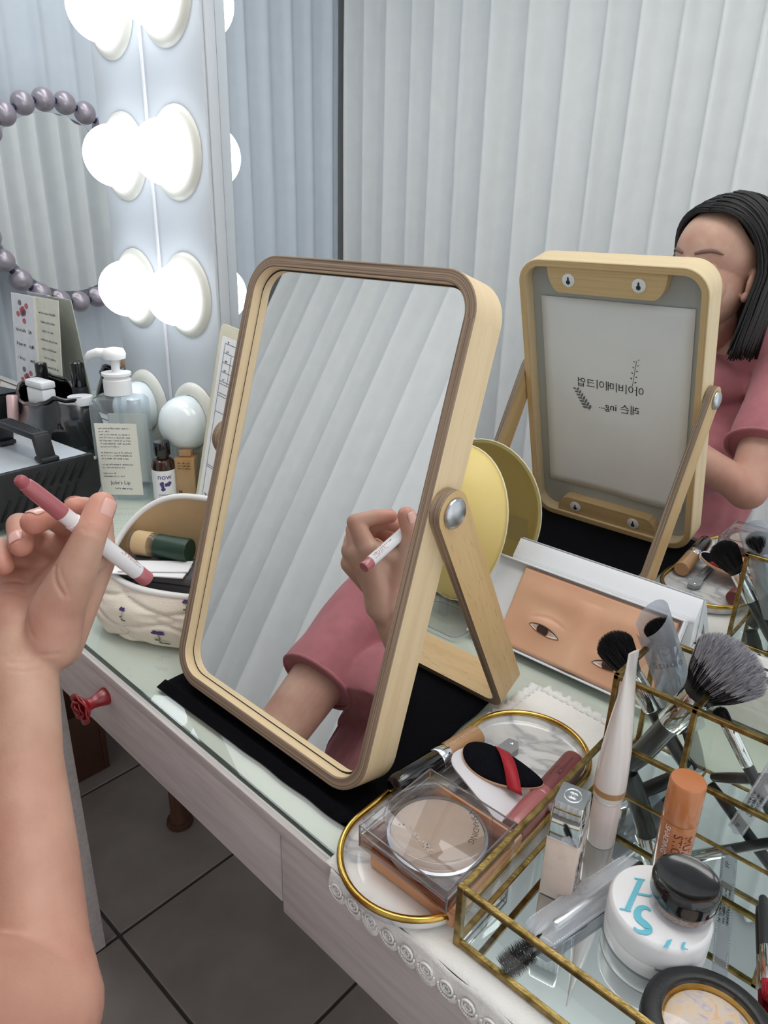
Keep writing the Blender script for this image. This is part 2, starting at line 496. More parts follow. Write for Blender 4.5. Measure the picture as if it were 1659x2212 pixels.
M_LAMP = mat('light_panel_glow', (250, 250, 250), 0.5, emit=(255, 252, 245), estr=1.2)
for x, lab in ((0.35, 'ceiling light panel above the table mirror'), (-0.95, 'ceiling light panel nearer the left curtain')):
    t = thing('ceiling_light', lab, 'light', (x, 0.02, CEIL - 0.30), group='ceiling light panels')
    for sx in (-0.5, 0.5): tube('hanger_rod', [(sx, 0, 0.05), (sx, 0, 0.30)], 0.004, M_STEEL, t, 8)
    rbox('housing', (0, 0, 0.025), (1.24, 0.36, 0.05), M_WHITE, t, 0.004)
    rbox('diffuser', (0, 0, -0.001), (1.16, 0.31, 0.003), M_LAMP, t, 0.001)

def pleats(name, along, length, z0, z1, m, label, seed, lam=0.115, amp=0.050):
    """Hanging curtain: rounded vertical folds of slightly uneven spacing."""
    random.seed(seed)
    cuts = [0.0]
    while cuts[-1] < length: cuts.append(cuts[-1] + lam * random.uniform(0.78, 1.22))
    amps = [amp * random.uniform(0.6, 1.15) for _ in cuts]
    n = int(length / 0.006); rows = 10
    vs = []; fs = []
    for r in range(rows + 1):
        z = z0 + (z1 - z0) * r / rows
        k = 0
        for i in range(n + 1):
            s = length * i / n
            while k < len(cuts) - 2 and s > cuts[k + 1]: k += 1
            f = (s - cuts[k]) / (cuts[k + 1] - cuts[k])
            a = amps[k] * (1 - abs(2 * f - 1)) + 0.5 * (amps[k - 1] + amps[k]) * 0.0
            d = amps[k] * (0.5 - 0.5 * math.cos(2 * math.pi * f)) ** 3.6
            d += 0.004 * noise.noise(Vector((s * 7, z * 1.3, seed)))
            sw = 0.012 * noise.noise(Vector((s * 2.1, z * 0.8, seed + 5)))
            vs.append(along(s + sw, d, z))
    for r in range(rows):
        for i in range(n):
            a = r * (n + 1) + i
            fs.append((a, a + 1, a + n + 2, a + n + 1))
    o = raw(name, vs, fs, m, None, True)
    tag(o, label, 'curtain')
    return o
pleats('pleated_curtain', lambda s, d, z: (LEFT + s, BACK + d, z), 2.9, FLOOR + 0.02, CEIL - 0.02, M_CURTAIN, 'white pleated curtain behind the person, seen in both mirrors', 4)
pleats('pleated_curtain', lambda s, d, z: (LEFT + d, BACK + 0.03 + s, z), 1.35, FLOOR + 0.02, CEIL - 0.02, M_CURTAIN2, 'white pleated curtain with bulb tint in its colour on the left side behind the bead-framed mirror', 9, 0.10, 0.022)

# wall mirrors, light panel, ledge ------------------------------------------------
t = thing('wall_mirror', 'large wall mirror that shows the back of the wooden table mirror', 'mirror', (0.35, W, 0.053))
raw('silvered_pane', *box_data(-0.722, 0.95, 0.0, 0.006, 0.0, 1.35), M_WALLMIRROR, t)
raw('backing_board', *box_data(-0.722, 0.95, 0.006, 0.011, 0.0, 1.35), M_GREYBOARD, t)
t = thing('wall_mirror', 'wall mirror left of the bulb panel that reflects the bead ring', 'mirror', (-1.1, W, 0.053))
raw('silvered_pane', *box_data(-0.45, 0.45, 0.0, 0.006, 0.0, 1.35), M_WALLMIRROR, t)
raw('backing_board', *box_data(-0.45, 0.45, 0.006, 0.011, 0.0, 1.35), M_GREYBOARD, t)
t = thing('mirror_ledge', 'white painted wooden ledge along the foot of the large wall mirror', 'ledge', (0.3, W - 0.012, 0.0))
rbox('rail', (0, 0, 0.0258), (1.33, 0.022, 0.0515), M_LEDGE, t, 0.0015)
t = thing('mirror_ledge', 'white painted wooden ledge along the foot of the left wall mirror', 'ledge', (-1.1, W - 0.012, 0.0))
rbox('rail', (0, 0, 0.0258), (0.88, 0.022, 0.0515), M_LEDGE, t, 0.0015)

panel = thing('bulb_panel', 'white upright light panel with two columns of round bulbs', 'light panel', (-0.515, W, 0.0))
rbox('board', (-0.0735, -0.010, 0.70), (0.1445, 0.020, 1.395), M_STRIP, panel, 0.002)
rbox('board', (0.0735, -0.010, 0.70), (0.1445, 0.020, 1.395), M_STRIP, panel, 0.002)
rbox('seam_bead', (0.0, -0.021, 0.70), (0.005, 0.004, 1.39), M_WHITE, panel, 0.001)
rbox('edge_trim', (0.1485, -0.008, 0.70), (0.004, 0.016, 1.39), M_STRIP, panel, 0.001)
M_BULB_ON = mat('lit_bulb_glass', (255, 255, 255), 0.3, emit=(238, 246, 255), estr=5.0)
M_BULB_OFF = mat('opal_bulb_glass', (232, 240, 242), 0.12, var=0.01, coat=0.4)
def ring_prof(r0, r1, h):
    return [(r0, 0), (r0, h * 0.55), (r0 + 0.004, h), ((r0 + r1) / 2, h * 1.05), (r1 - 0.006, h * 0.8), (r1 - 0.001, h * 0.35), (r1, 0)]
rows = ((0.122, 'lowest'), (0.320, 'second lowest'), (0.517, 'third lowest'), (0.710, 'top'))
for cx, side in ((-0.591, 'left'), (-0.446, 'right')):
    for z, nm in rows:
        on = nm != 'lowest'
        lab = ('lit round bulb' if on else 'unlit white round bulb') + ', %s of the %s column on the panel' % (nm, side)
        b = thing('globe_bulb', lab, 'bulb', (cx, W - 0.0205, z), (math.radians(90), 0, 0), group='round bulbs on the light panel')
        vs, fs = lathe(ring_prof(0.0405, 0.063, 0.009), 48, False); raw('socket_ring', vs, fs, M_RING, b, True)
        lat('socket', [(0.022, 0.0), (0.022, 0.004), (0.0395, 0.004), (0.0400, 0.0)], M_WHITE, b, 32)
        prof = []
        for k in range(0, 20):
            a = math.radians(-18 + 108 * k / 19.0); prof.append((max(0.0005, 0.0440 * math.cos(a)), 0.0185 + 0.0440 * math.sin(a)))
        lat('globe', prof, M_BULB_ON if on else M_BULB_OFF, b, 40, sharp=80)

# bead-framed round mirror on the left curtain, seen in the left wall mirror ---------
wr = thing('bead_mirror', 'round mirror framed with big silver beads on the left curtain', 'mirror', (LEFT + 0.105, 0.045, 0.452), (0, math.radians(90), math.radians(-12)))
lat('mirror_disc', [(0.222, -0.008), (0.222, 0.0)], M_MIRROR, wr, 64)
M_BEAD = mat('dusky_silver_bead', (186, 176, 186), 0.3, metal=0.45, var=0.06, scale=60)
M_CORD = mat('navy_cord', (40, 48, 84), 0.8)
bead_me = None
for k in range(25):
    a = 2 * math.pi * k / 25
    if bead_me is None:
        bm = bmesh.new(); bmesh.ops.create_uvsphere(bm, u_segments=20, v_segments=12, radius=0.0285)
        o_ = bm_obj('bead', bm, M_BEAD, wr, True); bead_me = o_.data
    else:
        o_ = bpy.data.objects.new('bead', bead_me); COL.objects.link(o_); o_.parent = wr
    o_.location = (0.25 * math.cos(a), 0.25 * math.sin(a), 0.012)
tube('cord', [(0.25 * math.cos(2 * math.pi * k / 60), 0.25 * math.sin(2 * math.pi * k / 60), 0.012) for k in range(60)], 0.008, M_CORD, wr, 8, True)

# the vanity table ----------------------------------------------------------------
tb = thing('vanity_table', 'long white wooden vanity table with a glass top and drawers', 'table', (0, 0.1, FLOOR))
X0, X1 = -1.30, 0.98
def strip_xy(name, x0, x1, dy, yb, z0, z1, m, par, thick=None):
    y1a, y0a = (yb, yb) if thick is None else (front(x1) + dy + thick, front(x0) + dy + thick)
    vs = [(x0, front(x0) + dy, z0), (x1, front(x1) + dy, z0), (x1, y1a, z0), (x0, y0a, z0)]
    vs += [(a, b, z1) for a, b, _ in vs]
    bm = bmesh.new(); bv = [bm.verts.new(v) for v in vs]
    for f in [(0, 3, 2, 1), (4, 5, 6, 7), (0, 1, 5, 4), (1, 2, 6, 5), (2, 3, 7, 6), (3, 0, 4, 7)]: bm.faces.new([bv[i] for i in f])
    bmesh.ops.bevel(bm, geom=list(bm.edges), offset=0.0012, segments=2, affect='EDGES', profile=0.5)
    inv = basis(par).inverted()
    bmesh.ops.transform(bm, matrix=inv, verts=bm.verts)
    return bm_obj(name, bm, m, par, True, 35)
strip_xy('tabletop_board', X0, X1, -0.0040, W - 0.001, -0.0155, -0.0052, M_TOP, tb)
strip_xy('front_edging', X0, X1, -0.0066, 0, -0.0172, -0.0050, M_WHITEWOOD, tb, 0.0055)
gl = raw('glass_top', [(X0, front(X0), -0.0002), (X1, front(X1), -0.0002), (X1, W - 0.024, -0.0002), (X0, W - 0.024, -0.0002)], [(0, 1, 2, 3)], M_TOPGLASS, tb, world=True)
raw('glass_front_edge', [(X0, front(X0) - 0.0002, -0.0049), (X1, front(X1) - 0.0002, -0.0049), (X1, front(X1), -0.0003), (X0, front(X0), -0.0003),
    (X0, front(X0) + 0.0015, -0.0049), (X1, front(X1) + 0.0015, -0.0049), (X1, front(X1) + 0.0015, -0.0003), (X0, front(X0) + 0.0015, -0.0003)],
    [(0, 1, 2, 3), (4, 7, 6, 5), (3, 2, 6, 7), (0, 4, 5, 1)], M_GREENEDGE, tb, world=True)
dr = strip_xy('drawer', -0.62, 0.2085, -0.0045, 0, -0.0945, -0.0174, M_WHITEWOOD, tb, 0.018)
strip_xy('apron', 0.2105, X1, -0.0055, 0, -0.1030, -0.0174, M_WHITEWOOD, tb, 0.018)
strip_xy('apron', X0, -0.6225, -0.0045, 0, -0.1030, -0.0174, M_WHITEWOOD, tb, 0.018)
strip_xy('shading_drawer_box', -0.60, 0.95, 0.030, W - 0.03, -0.088, -0.020, M_WHITEWOOD, tb)  # unseen block closing the underside, added to darken the space below
strip_xy('leg', -0.374, -0.352, 0.020, front(0) + 0.055, FLOOR + 0.001, -0.0890, M_WHITEWOOD, tb)
strip_xy('side_panel', 0.94, 0.96, 0.025, W - 0.03, FLOOR + 0.001, -0.0890, M_WHITEWOOD, tb)
strip_xy('side_panel', -1.28, -1.26, 0.025, W - 0.03, FLOOR + 0.001, -0.0170, M_WHITEWOOD, tb)
# red rose knob on the drawer (grandchild of the table)
M_ROSE = mat('dark_red_lacquer', (148, 26, 34), 0.28, var=0.12, scale=80, coat=0.3)
kb = Vector((-0.0805, front(-0.08) - 0.0045, -0.0385)); ke = Vector((-0.0800, -0.0640, -0.0398))
KM = basis(tb).inverted() @ frame_to(kb, ke); KL = (ke - kb).length
lat('drawer_knob', [(0.0095, 0.0), (0.0098, 0.003), (0.0075, 0.010), (0.0062, KL * 0.55), (0.0068, KL * 0.7), (0.011, KL * 0.8), (0.0135, KL * 0.88), (0.0135, KL * 0.93), (0.004, KL * 0.95)], M_ROSE, dr, 28, M=KM)
petals = bmesh.new()
def petal(bm, ang, r0, r1, z0, z1, wid, curl):
    n = 7; m_ = 5; g = []
    for i in range(m_):
        t = i / (m_ - 1); r = r0 + (r1 - r0) * t + curl * t * t; z = z0 + (z1 - z0) * math.sin(t * 1.5)
        row = []
        for j in range(n):
            s = (j / (n - 1) - 0.5) * wid * (0.6 + 0.6 * math.sin(math.pi * (0.25 + 0.6 * t)))
            a = ang + s
            row.append(bm.verts.new(KM @ Vector((r * math.cos(a), r * math.sin(a), z + 0.0012 * math.cos(s * 4)))))
        g.append(row)
    for i in range(m_ - 1):
        for j in range(n - 1): bm.faces.new((g[i][j], g[i][j + 1], g[i + 1][j + 1], g[i + 1][j]))
for lay, (cnt, r0, r1, z0, z1, w_, cu_) in enumerate(((5, 0.005, 0.0145, 0.80, 0.98, 1.7, 0.003), (5, 0.004, 0.0105, 0.84, 1.06, 1.6, 0.001), (3, 0.002, 0.006, 0.88, 1.12, 2.2, 0.0))):
    for k in range(cnt):
        petal(petals, 2 * math.pi * k / cnt + lay * 0.6, r0, r1, KL * z0, KL * z1, w_, cu_)
po = bm_obj('rose_petals', petals, M_ROSE, dr, True)
so = po.modifiers.new('thick', 'SOLIDIFY'); so.thickness = 0.0012

# under the table -------------------------------------------------------------------
M_DARKWOOD = mat('dark_brown_wood', (84, 52, 36), 0.5, var=0.15, scale=20, stretch=(4, 4, 0.7))
def crate(loc, s, lab):
    t = thing('wooden_crate', lab, 'crate', loc)
    w, d, h = s; k = 0.012
    rbox('front_board', (0, -d / 2, h / 2), (w, k, h), M_DARKWOOD, t, 0.002)
    rbox('back_board', (0, d / 2, h / 2), (w, k, h), M_DARKWOOD, t, 0.002)
    rbox('end_board', (-w / 2 + k / 2, 0, h / 2), (k, d - k, h), M_DARKWOOD, t, 0.002)
    rbox('end_board', (w / 2 - k / 2, 0, h / 2), (k, d - k, h), M_DARKWOOD, t, 0.002)
    rbox('base_board', (0, 0, k / 2), (w - 2 * k, d - k, k), M_DARKWOOD, t, 0.001)
crate((-0.90, 0.13, FLOOR), (0.30, 0.22, 0.16), 'brown wooden crate on the floor under the table')
st = thing('wooden_stool', 'dark brown pedestal stool pushed deep under the table', 'stool', (-0.497, 0.262, FLOOR))
lat('seat', [(0.001, 0.39), (0.080, 0.39), (0.084, 0.395), (0.084, 0.415), (0.080, 0.42), (0.001, 0.42)], M_DARKWOOD, st, 36, cap=False)
lat('post', [(0.020, 0.012), (0.017, 0.03), (0.017, 0.37), (0.026, 0.3895)], M_DARKWOOD, st, 20)
lat('foot', [(0.026, 0.0), (0.027, 0.003), (0.025, 0.012), (0.018, 0.014)], M_DARKWOOD, st, 24)

# ================================================================== wooden table mirror
MW, MH, MD = 0.2554, 0.4095, 0.0364
TM_LAB = 'tilted table mirror in a rounded light wood frame on a black cloth'
tm = thing('table_mirror', TM_LAB, 'mirror', (0, 0, 0.012), (-0.2981, 0, 0))
def loop_path(w, h, r, seg=10):
    out = []
    pts = rrect(w, h, r, seg, w / 2, h / 2)
    n = len(pts)
    for sx, sy, a0 in ((1, 1, 0), (-1, 1, 90), (-1, -1, 180), (1, -1, 270)):
        for k in range(seg + 1):
            a = math.radians(a0 + 90 * k / seg)
            nx, ny = math.cos(a), math.sin(a)
            out.append(((w / 2 + sx * (w / 2 - r) + r * nx, 0, h / 2 + sy * (h / 2 - r) + r * ny), (nx, 0, ny), (0, 1, 0)))
    return out
def subdiv(path):
    out = []
    n = len(path)
    for i in range(n):
        a = path[i]; b = path[(i + 1) % n]; out.append(a)
        L = (Vector(b[0]) - Vector(a[0])).length
        if L > 0.03:
            k = int(L / 0.02)
            for j in range(1, k):
                out.append((tuple(Vector(a[0]).lerp(Vector(b[0]), j / k)), a[1], a[2]))
    return out
TH = 0.0098
c_ = 0.0009
prof = [(-c_, 0.0), (0, c_), (0, MD - c_), (-c_, MD), (-TH + c_, MD), (-TH, MD - c_), (-TH, c_), (-TH + c_, 0.0)]
vs, fs, uv, stp = sweep_uv(subdiv(loop_path(MW, MH, 0.033)), prof)
mi = [1 if q in (7, 0, 3, 4) else 0 for q in stp]
M_PLYBACK = uv_wood('pale_ply_edge', (218, 186, 138), (202, 168, 120), (176, 138, 90), 5.0, 500.0)
mi = [(1 if q in (7, 0, 6) else (2 if q in (3, 4) else 0)) for q in stp]
raw('frame', vs, fs, [M_WOOD, M_PLY, M_PLYBACK], tm, True, uv=uv, mi=mi, sharp=40)
IW, IH = MW - 2 * TH, MH - 2 * TH
def plate(name, y0, y1, m, inset=0.0002, rad=0.0235):
    pts = rrect(IW - 2 * inset, IH - 2 * inset, rad, 10, MW / 2, MH / 2)
    RM = Matrix(((1, 0, 0, 0), (0, 0, 1, 0), (0, 1, 0, 0), (0, 0, 0, 1)))
    vs, fs = prism_data(pts, y0, y1)
    vs = [RM @ Vector(v) for v in vs]
    fs = [tuple(reversed(f)) for f in fs]
    return raw(name, vs, fs, m, tm, False)
plate('mirror_glass', 0.0100, 0.0130, M_MIRROR, 0.0014)
plate('gap_shade_plate', 0.0104, 0.0128, M_BLACKMAT, -0.0001)  # black plate paints the dark gap between glass and frame
plate('backing_board', 0.0150, 0.0180, M_GREYBOARD)
# hanging blocks with keyhole plates
def hang_block(z_in, z_out, name):
    s = 1 if z_out > z_in else -1
    a, b = 0.043, 0.204
    pts = [(a, z_out)]
    for k in range(9):
        t = math.radians(90 * k / 8); pts.append((a + 0.018 * (1 - math.cos(t)) + 0.0, z_out + (z_in - z_out) * math.sin(t)))
    for k in range(9):
        t = math.radians(90 - 90 * k / 8); pts.append((b - 0.018 * (1 - math.cos(t)), z_out + (z_in - z_out) * math.sin(t)))
    pts.append((b, z_out))
    vs = [(x, 0.0181, z) for x, z in pts] + [(x, 0.0335, z) for x, z in pts]
    n = len(pts)
    fs = [tuple(range(n)), tuple(range(2 * n - 1, n - 1, -1))] + [(i, i + n, (i + 1) % n + n, (i + 1) % n) for i in range(n)]
    uvs = [[(vs[i][0], vs[i][2]) for i in f] for f in fs]
    if s < 0: fs = [tuple(reversed(f)) for f in fs]; uvs = [list(reversed(u)) for u in uvs]
    hb = raw('hanging_block', vs, fs, M_PLYBACK, tm, True, uv=uvs, sharp=35)
    zc = (z_in + z_out) / 2 + s * 0.0005
    for x in (0.0738, 0.1690):
        KMx = Matrix.Translation((x, 0.0336, zc)) @ Matrix.Rotation(math.radians(-90), 4, 'X')
        lat('keyhole_plate', [(0.0001, 0.0), (0.0088, 0.0), (0.0088, 0.0008), (0.0082, 0.0012), (0.0001, 0.0012)], M_WHITE, hb, 28, M=KMx, cap=False)
        kh = []
        for k in range(20):
            t = math.radians(60 + 300 * k / 19 + 0); kh.append((x + 0.0030 * math.sin(t - math.radians(0)), zc - 0.0022 + 0.0030 * math.cos(t)))
        kh = [(x + 0.0030 * math.cos(math.radians(115 + 310 * k / 19)), zc - 0.0022 + 0.0030 * math.sin(math.radians(115 + 310 * k / 19))) for k in range(20)]
        kh = kh + [(x + 0.0013, zc + 0.0035), (x, zc + 0.0052), (x - 0.0013, zc + 0.0035)]
        v2 = [(a_, 0.03485, b_) for a_, b_ in kh]
        raw('keyhole', v2, [tuple(range(len(v2)))], M_INK, hb)
hang_block(0.3660, 0.3996, 'top')
hang_block(0.0375, 0.0100, 'bottom')

# stand: one bent strip, pivoting on two bolts
PV = Vector((0, 0.0871, 0.2357)); PB = Vector((0, 0.2050, 0.0115))
SD = (PB - PV).normalized(); SW = Vector((0, -SD.z, SD.y)); SL = (PB - PV).length
xl, xr = -0.0012 - 0.009, MW + 0.0012 + 0.009
path = []
R_ = 0.020; hw0 = 0.0172
def arm_pt(x, s, nx, ns, hw): path.append((Vector((x, 0, 0)) + PV + SD * s, Vector((nx, 0, 0)) + SD * ns, hw))
for k in range(9):
    a = math.radians(90 - 90 * k / 8.0); s = -hw0 * math.sin(a); hw = max(0.0012, hw0 * math.cos(a)); arm_pt(xr, s, 1, 0, hw)
for k in range(1, 12): arm_pt(xr, (SL - R_) * k / 11.0, 1, 0, hw0)
for k in range(1, 9):
    a = math.radians(90 * k / 8.0); arm_pt(xr - R_ + R_ * math.cos(a), SL - R_ + R_ * math.sin(a), math.cos(a), math.sin(a), hw0)
for k in range(1, 12): arm_pt(xr - R_ + (xl - xr + 2 * R_) * k / 12.0, SL, 0, 1, hw0)
for k in range(0, 9):
    a = math.radians(90 + 90 * k / 8.0); arm_pt(xl + R_ + R_ * math.cos(a), SL - R_ + R_ * math.sin(a), math.cos(a), math.sin(a), hw0)
for k in range(1, 12): arm_pt(xl, (SL - R_) * (11 - k) / 11.0, -1, 0, hw0)
for k in range(1, 9):
    a = math.radians(90 * k / 8.0); s = -hw0 * math.sin(a); arm_pt(xl, s, -1, 0, max(0.0012, hw0 * math.cos(a)))
vs = []; fs = []; uv = []; mi = []
TS = 0.009; sl = 0.0
for i, (p, n, hw) in enumerate(path):
    vs += [p + SW * hw, p - SW * hw, p - n * TS - SW * hw, p - n * TS + SW * hw]
    if i:
        L = (p - path[i - 1][0]).length
        for q in range(4):
            r = (q + 1) % 4
            fs.append(((i - 1) * 4 + q, (i - 1) * 4 + r, i * 4 + r, i * 4 + q))
            wv = [0, 0.034, 0.043, 0.077, 0.086]
            uv.append(((sl, wv[q]), (sl, wv[q + 1]), (sl + L, wv[q + 1]), (sl + L, wv[q])))
            mi.append(0 if q in (0, 2) else 1)
        sl += L
n4 = len(path) * 4
fs.append((3, 2, 1, 0)); uv.append([(0, 0)] * 4); mi.append(1); fs.append((n4 - 4, n4 - 3, n4 - 2, n4 - 1)); uv.append([(0, 0)] * 4); mi.append(1)
M_WOOD2 = uv_wood('ash_veneer_cathedral', (222, 190, 140), (208, 172, 118), (160, 120, 70), 4.0, 70.0, 0.45, 0.45)
sto = raw('stand', vs, fs, [M_WOOD2, M_PLY], tm, True, world=True, uv=uv, mi=mi, sharp=40)
for x, s in ((xr, 1), (xl, -1)):
    MM = basis(tm).inverted() @ frame_to(Vector((x, PV.y, PV.z)), Vector((x + s * 0.01, PV.y, PV.z)))
    lat('bolt', [(0.0117, 0.0), (0.0122, 0.0012), (0.0114, 0.0028), (0.009, 0.0044), (0.005, 0.0054), (0.0004, 0.0057)], M_STEEL, sto, 36, M=MM, sharp=80)

# sheet of paper taped to the back of the mirror
ps = thing('paper_sheet', 'white paper sheet with black Korean lettering on the back of the table mirror', 'paper', (0, 0, 0.012), (-0.2981, 0, 0))
nu, nv = 16, 24; vs = []; fs = []
def paper_y(uu, vv):
    lo = max(0.0, (0.10 - vv) / 0.05)
    return 0.0192 + 0.0006 * math.sin(uu * 40) * 0.5 + 0.0025 * lo * (0.5 + 0.5 * math.sin(uu * 38 + 1.0)) + 0.0002
for j in range(nv + 1):
    for i in range(nu + 1):
        uu = 0.0235 + 0.2105 * i / nu; vv = 0.0560 + 0.2985 * j / nv
        vs.append((uu, paper_y(uu, vv), vv + 0.004 * (uu - 0.13) * 0.3))
for j in range(nv):
    for i in range(nu):
        a = j * (nu + 1) + i; fs.append((a, a + nu + 1, a + nu + 2, a + 1))
sheet = raw('sheet', vs, fs, M_PAPER, ps, True)
so = sheet.modifiers.new('thick', 'SOLIDIFY'); so.thickness = 0.0004; so.offset = -1
def onpaper(x, y): return (0.124 - x, paper_y(0.124 - x, 0.2328 + y) + 0.0004, 0.2328 + y)
text('printed_line', '\uc544\uc774\ube44\uba54\uc774\ud06c\uc5c5', 0.0155, M_INK, ps, onpaper)
text('printed_line', '\ub808\uc2a8 ing...', 0.0155, M_INK, ps, lambda x, y: onpaper(x - 0.0135, y - 0.0305))
def stem_print(base, tip, leaves, m, dense):
    bm = bmesh.new()
    def P(a, b): return Vector((a, paper_y(a, b) + 0.0005, b))
    b0 = Vector(base); t0 = Vector(tip); d = t0 - b0; nrm = Vector((-d.y, d.x)).normalized()
    w = 0.0003
    q = [b0 + nrm * w, b0 - nrm * w, t0 - nrm * w, t0 + nrm * w]
    bm.faces.new([bm.verts.new(P(*k)) for k in q])
    for i in range(leaves):
        t = (i + 1.0) / leaves; c = b0 + d * t; s = 1 if i % 2 else -1
        dirv = (d.normalized() * 0.7 + nrm * s).normalized(); L = dense * (1.15 - 0.4 * t); pn = Vector((-dirv.y, dirv.x))
        base_ = c + dirv * (0.0 if dense > 0.004 else 0.0022)
        pts = []
        for k in range(10):
            a = 2 * math.pi * k / 10; pts.append(base_ + dirv * (L * 0.5 + L * 0.5 * math.cos(a)) + pn * (L * 0.22 * math.sin(a)))
        bm.faces.new([bm.verts.new(P(*k)) for k in pts])
    return bm_obj('printed_sprig', bm, m, ps)
stem_print((0.157, 0.2405), (0.162, 0.278), 9, M_INK, 0.0034)
stem_print((0.0935, 0.190), (0.0735, 0.222), 14, M_INKGREY, 0.0075)

# black cloth under the mirror
cl = []
nx, ny = 40, 30
vs = []; fs = []
for j in range(ny + 1):
    for i in range(nx + 1):
        a = i / nx; b = j / ny
        x = -0.006 + 0.262 * a - 0.010 * b + 0.004 * noise.noise(Vector((b * 5, 0, 1)))
        y = -0.0165 + 0.004 * a + 0.214 * b + 0.003 * noise.noise(Vector((a * 6, 2, 1)))
        z = 0.0009 + 0.0006 * abs(noise.noise(Vector((x * 40, y * 40, 3))))
        if y < -0.002: z += 0.0075 * math.sin(math.pi * max(0.0, min(1.0, (y + 0.0175) / 0.0155))) ** 0.7
        if a in (0.0, 1.0) or b in (0.0, 1.0): z = 0.0004
        vs.append((x, y, z))
for j in range(ny):
    for i in range(nx):
        a = j * (nx + 1) + i; fs.append((a, a + 1, a + nx + 2, a + nx + 1))
fs.append(tuple([i for i in range(nx, -1, -1)] + [j * (nx + 1) for j in range(1, ny + 1)] + [ny * (nx + 1) + i for i in range(1, nx + 1)] + [j * (nx + 1) + nx for j in range(ny - 1, 0, -1)]))
tag(raw('folded_cloth', vs, fs, M_BLACKCLOTH, None, True, sharp=60), 'folded black cloth spread under the table mirror', 'cloth')

# ================================================================== lace cloth under the trays
M_LINEN = mat('white_cotton', (240, 238, 234), 0.9, var=0.02, scale=60, bump=0.35, bscale=420)
M_LACE = mat('white_lace_thread', (238, 236, 233), 0.9, var=0.04, scale=200, bump=0.4, bscale=700)
cx0, cx1, cy1 = 0.262, 0.66, 0.252
lc = thing('lace_doily', 'white cotton doily with lace scallops under the trays', 'doily', (0.44, 0.1, 0.0))
nx, ny = 60, 44; vs = []; fs = []
for j in range(ny + 1):
    for i in range(nx + 1):
        a = i / nx; b = j / ny
        x = cx0 + (cx1 - cx0) * a + 0.006 * (1 - b); y0 = front(x) - 0.0098
        y = y0 + (cy1 - 0.03 * a - y0) * b
        e = min(1.0, max(0.0, (y - 0.2) / 0.02))
        z = 0.0009 + 0.0006 * abs(noise.noise(Vector((x * 60, y * 60, 1)))) + e * 0.0012 * abs(noise.noise(Vector((x * 150, y * 90, 4))))
        vs.append((x, y, z))
for j in range(ny):
    for i in range(nx):
        a = j * (nx + 1) + i; fs.append((a, a + 1, a + nx + 2, a + nx + 1))
so = raw('cotton_panel', vs, fs, M_LINEN, lc, True, world=True).modifiers.new('thick', 'SOLIDIFY'); so.thickness = 0.0006; so.offset = -1
# front hanging lace: a scalloped band with eyelets that drops over the table edge
sc_w = 0.0168; ns = 23
vs = []; fs = []
per = 14
for i in range(ns * per + 1):
    s = i / per; x = 0.275 + s * sc_w; f = s - math.floor(s)
    drop = 0.0165 + 0.0085 * math.sqrt(max(0.0, 1 - (2 * f - 1) ** 2))
    yf = front(x) - 0.0102
    for k in range(7):
        t = k / 6.0
        vs.append((x, yf - 0.0006 - 0.0022 * t - 0.0008 * math.sin(s * 2.1 + t * 3), 0.0012 - drop * t))
for i in range(ns * per):
    for k in range(6):
        a = i * 7 + k; fs.append((a, a + 1, a + 8, a + 7))
band = raw('lace_band', vs, fs, M_LACE, lc, True, world=True)
so = band.modifiers.new('thick', 'SOLIDIFY'); so.thickness = 0.0007
ring_vs, ring_fs = tube_data([(0.0046 * math.cos(2 * math.pi * k / 18), 0, 0.0046 * math.sin(2 * math.pi * k / 18)) for k in range(18)], 0.0009, 6, True)
core_vs, core_fs = lathe([(0.0005, 0.0006), (0.002, 0.0005), (0.0024, 0.0)], 12)
eye_me = None; rim_me = None
for i in range(ns):
    x = 0.275 + (i + 0.5) * sc_w
    loc = Vector((x - 0.44, front(x) - 0.0131 - 0.1, -0.0118))
    if eye_me is None:
        e_ = raw('eyelet', ring_vs, ring_fs, M_LACE, lc, True); eye_me = e_.data
    else:
        e_ = bpy.data.objects.new('eyelet', eye_me); COL.objects.link(e_); e_.parent = lc
    e_.location = loc
    bm = bmesh.new()
    if rim_me is None:
        for k in range(14):
            a = math.radians(180 + 180 * k / 13.0)
            bmesh.ops.create_icosphere(bm, subdivisions=1, radius=0.00095, matrix=Matrix.Translation((0.0066 * math.cos(a), -0.0002, 0.0066 * math.sin(a) - 0.001)))
        for k in range(10):
            a = math.radians(360 * k / 10.0)
            bmesh.ops.create_icosphere(bm, subdivisions=1, radius=0.0008, matrix=Matrix.Translation((0.0022 * math.cos(a), -0.0002, 0.0022 * math.sin(a))))
        r_ = bm_obj('picot_knots', bm, M_LACE, lc, True); rim_me = r_.data; r_['kind'] = 'stuff'
    else:
        bm.free(); r_ = bpy.data.objects.new('picot_knots', rim_me); COL.objects.link(r_); r_.parent = lc; r_['kind'] = 'stuff'
    r_.location = loc
